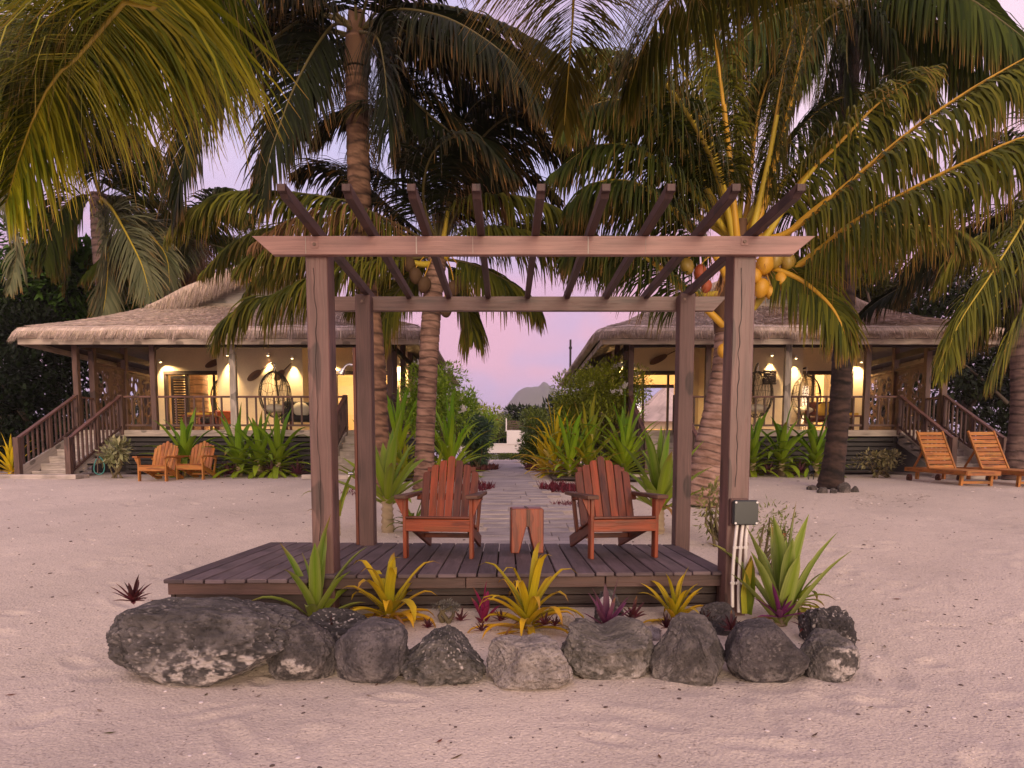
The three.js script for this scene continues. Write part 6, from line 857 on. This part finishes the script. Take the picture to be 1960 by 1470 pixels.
// clumps along the path
const CL = [['tall leafy green clump left of the slim ringed palm', 762, 912, 15.0, 30, 1.1, 0.105, LG, 0.75], ['yellow green low clump at the foot of the slim ringed palm', 775, 912, 14.6, 20, 0.6, 0.10, LGY, 0.1], ['arching green clump right of the slim ringed palm', 862, 905, 15.5, 34, 1.35, 0.10, LG, 0.25], ['low yellow green tuft behind the left red chair', 835, 912, 14.4, 18, 0.55, 0.07, LGY, 0.0], ['yellow and green clump at the right edge of the path', 1062, 905, 15.6, 30, 1.05, 0.07, LY, 0.45], ['tall upright green clump behind the right red chair', 1126, 908, 15.4, 36, 1.2, 0.095, LGY, 0.45], ['tall green clump beside the right villa stairs', 1196, 908, 15.2, 36, 1.2, 0.105, LG, 0.4], ['low yellow green tuft in front of the tall upright clump', 1150, 915, 14.2, 22, 0.6, 0.06, LGY, 0.0], ['drooping golden clump low on the right edge of the path', 1040, 900, 16.6, 26, 0.75, 0.06, LY, 0.2], ['golden spiky clump at the far left below the left stairs', 22, 905, 16.2, 24, 0.7, 0.07, LY, 0.15], ['upright green clump between the golden clump and tall clump', 1090, 905, 15.0, 24, 1.0, 0.10, LG, 0.35]];
CL.forEach(([w, px, py, D, n, len, wd, c0, st], i) => { const c = Object.fromEntries(Object.entries(c0).map(([k, v]) => [k, [Math.min(0.85, v[0] * 1.4), Math.min(0.7, v[1] * 1.35), v[2]]])); const p = P(px, py, D); p.y = ground(p.x, p.z); strapPlant('sword_plant', w, p, { seed: 340 + i, n, len, w: wd, stem: st, sr: 0.05, ws: 1.1, spread: st * 0.9, e1: 1.5, e0: 0.0, ep: 0.95, droop: 0.11, ...c, dead: 1 }); });
[[355, 900, 'beside the orange chairs, leftmost of its row'], [458, 906, 'second from the left under the left veranda'], [498, 903, 'third from the left under the left veranda'], [533, 906, 'under the left veranda nearest the pergola']].forEach(([x, y, w], i) => { const p = P(x, y, 16); p.y = ground(p.x, -16); strapPlant('sword_plant', 'green spiky plant ' + w, p, { seed: 360 + i, n: 26, len: 1.0, w: 0.12, stem: 0.42, sr: 0.085, spread: 0.3, e1: 1.45, e0: -0.2, ep: 0.8, droop: 0.13, ...LG }); });
[[1440, 904, 'under the right veranda beside the right front post'], [1495, 904, 'in the middle of the right veranda bed'], [1560, 902, 'just left of the dark trunk']].forEach(([x, y, w], i) => { const p = P(x, y, 16); p.y = ground(p.x, -16); strapPlant('sword_plant', 'green spiky plant ' + w, p, { seed: 370 + i, n: 26, len: 0.95, w: 0.12, stem: 0.42, sr: 0.085, spread: 0.3, e1: 1.45, e0: -0.2, ep: 0.8, droop: 0.13, ...LG }); });
[[330, 905, 'near the orange chairs'], [440, 910, 'between the first green plants'], [520, 910, 'at the foot of the green plants'], [570, 908, 'nearest the pergola in the left villa bed'], [1405, 905, 'behind the leaning palm'], [1470, 905, 'left in the right villa bed'], [1530, 905, 'right in the right villa bed']].forEach(([x, y, w], i) => { const p = P(x, y, 15.9); p.y = ground(p.x, -15.9); strapPlant('oyster_plant', 'low purple tuft ' + w, p, { seed: 380 + i, n: 20, len: 0.34, w: 0.05, e1: 1.3, e0: 0.1, droop: 0.05, c0: [0.12, 0.03, 0.07], c1: [0.20, 0.06, 0.10], t0: [0.10, 0.07, 0.05], t1: [0.2, 0.05, 0.1] }); });
function mat_(name, label, px, py, w, d, n, seed, len = 0.10, c = RD) { const r = rng(seed), p = G(px, py), t = new SB(); for (let i = 0; i < n; i++) { const a = r() * 6.28, q = Math.sqrt(r()), x = Math.cos(a) * q * w, z = Math.sin(a) * q * d, b = V(x, ground(p.x + x, p.z + z) - p.y, z), e = r() * 6.28, u = V(Math.cos(e), 0.6 + r() * 1.4, Math.sin(e)).normalize(); t.quadLeaf(b, u, u.clone().cross(V(0, 1, 0)).normalize(), len * (0.6 + r()), len * 0.22, mix3(c.c0, c.c1, r())); } const o = part(numbered(name), t.geo(), M.bush, scene); o.position.copy(p); o.userData = { kind: 'stuff', label, category: 'ground cover' }; }
mat_('red_ground_cover', 'dark red leafy mat at the path edge left of the right chair', 1075, 938, 0.42, 0.5, 420, 401, 0.13);
mat_('red_ground_cover', 'dark red leafy mat at the path edge right of the left chair', 912, 938, 0.3, 0.5, 260, 402, 0.13);
mat_('red_ground_cover', 'dark patchy mat near the right chair on the path edge', 1090, 968, 0.3, 0.25, 140, 403, 0.07);
mat_('red_ground_cover', 'reddish border planting along the left hedge', 918, 900, 0.55, 2.0, 1300, 404, 0.16, { c0: [0.09, 0.03, 0.03], c1: [0.24, 0.09, 0.08] });
mat_('red_ground_cover', 'reddish border planting along the right hedge', 1045, 900, 0.6, 2.0, 1500, 405, 0.16, { c0: [0.12, 0.03, 0.04], c1: [0.30, 0.10, 0.09] });
mat_('red_ground_cover', 'dark low leaves behind the left deck post', 700, 945, 0.5, 0.3, 120, 406, 0.09);

renderer.render(scene, camera);
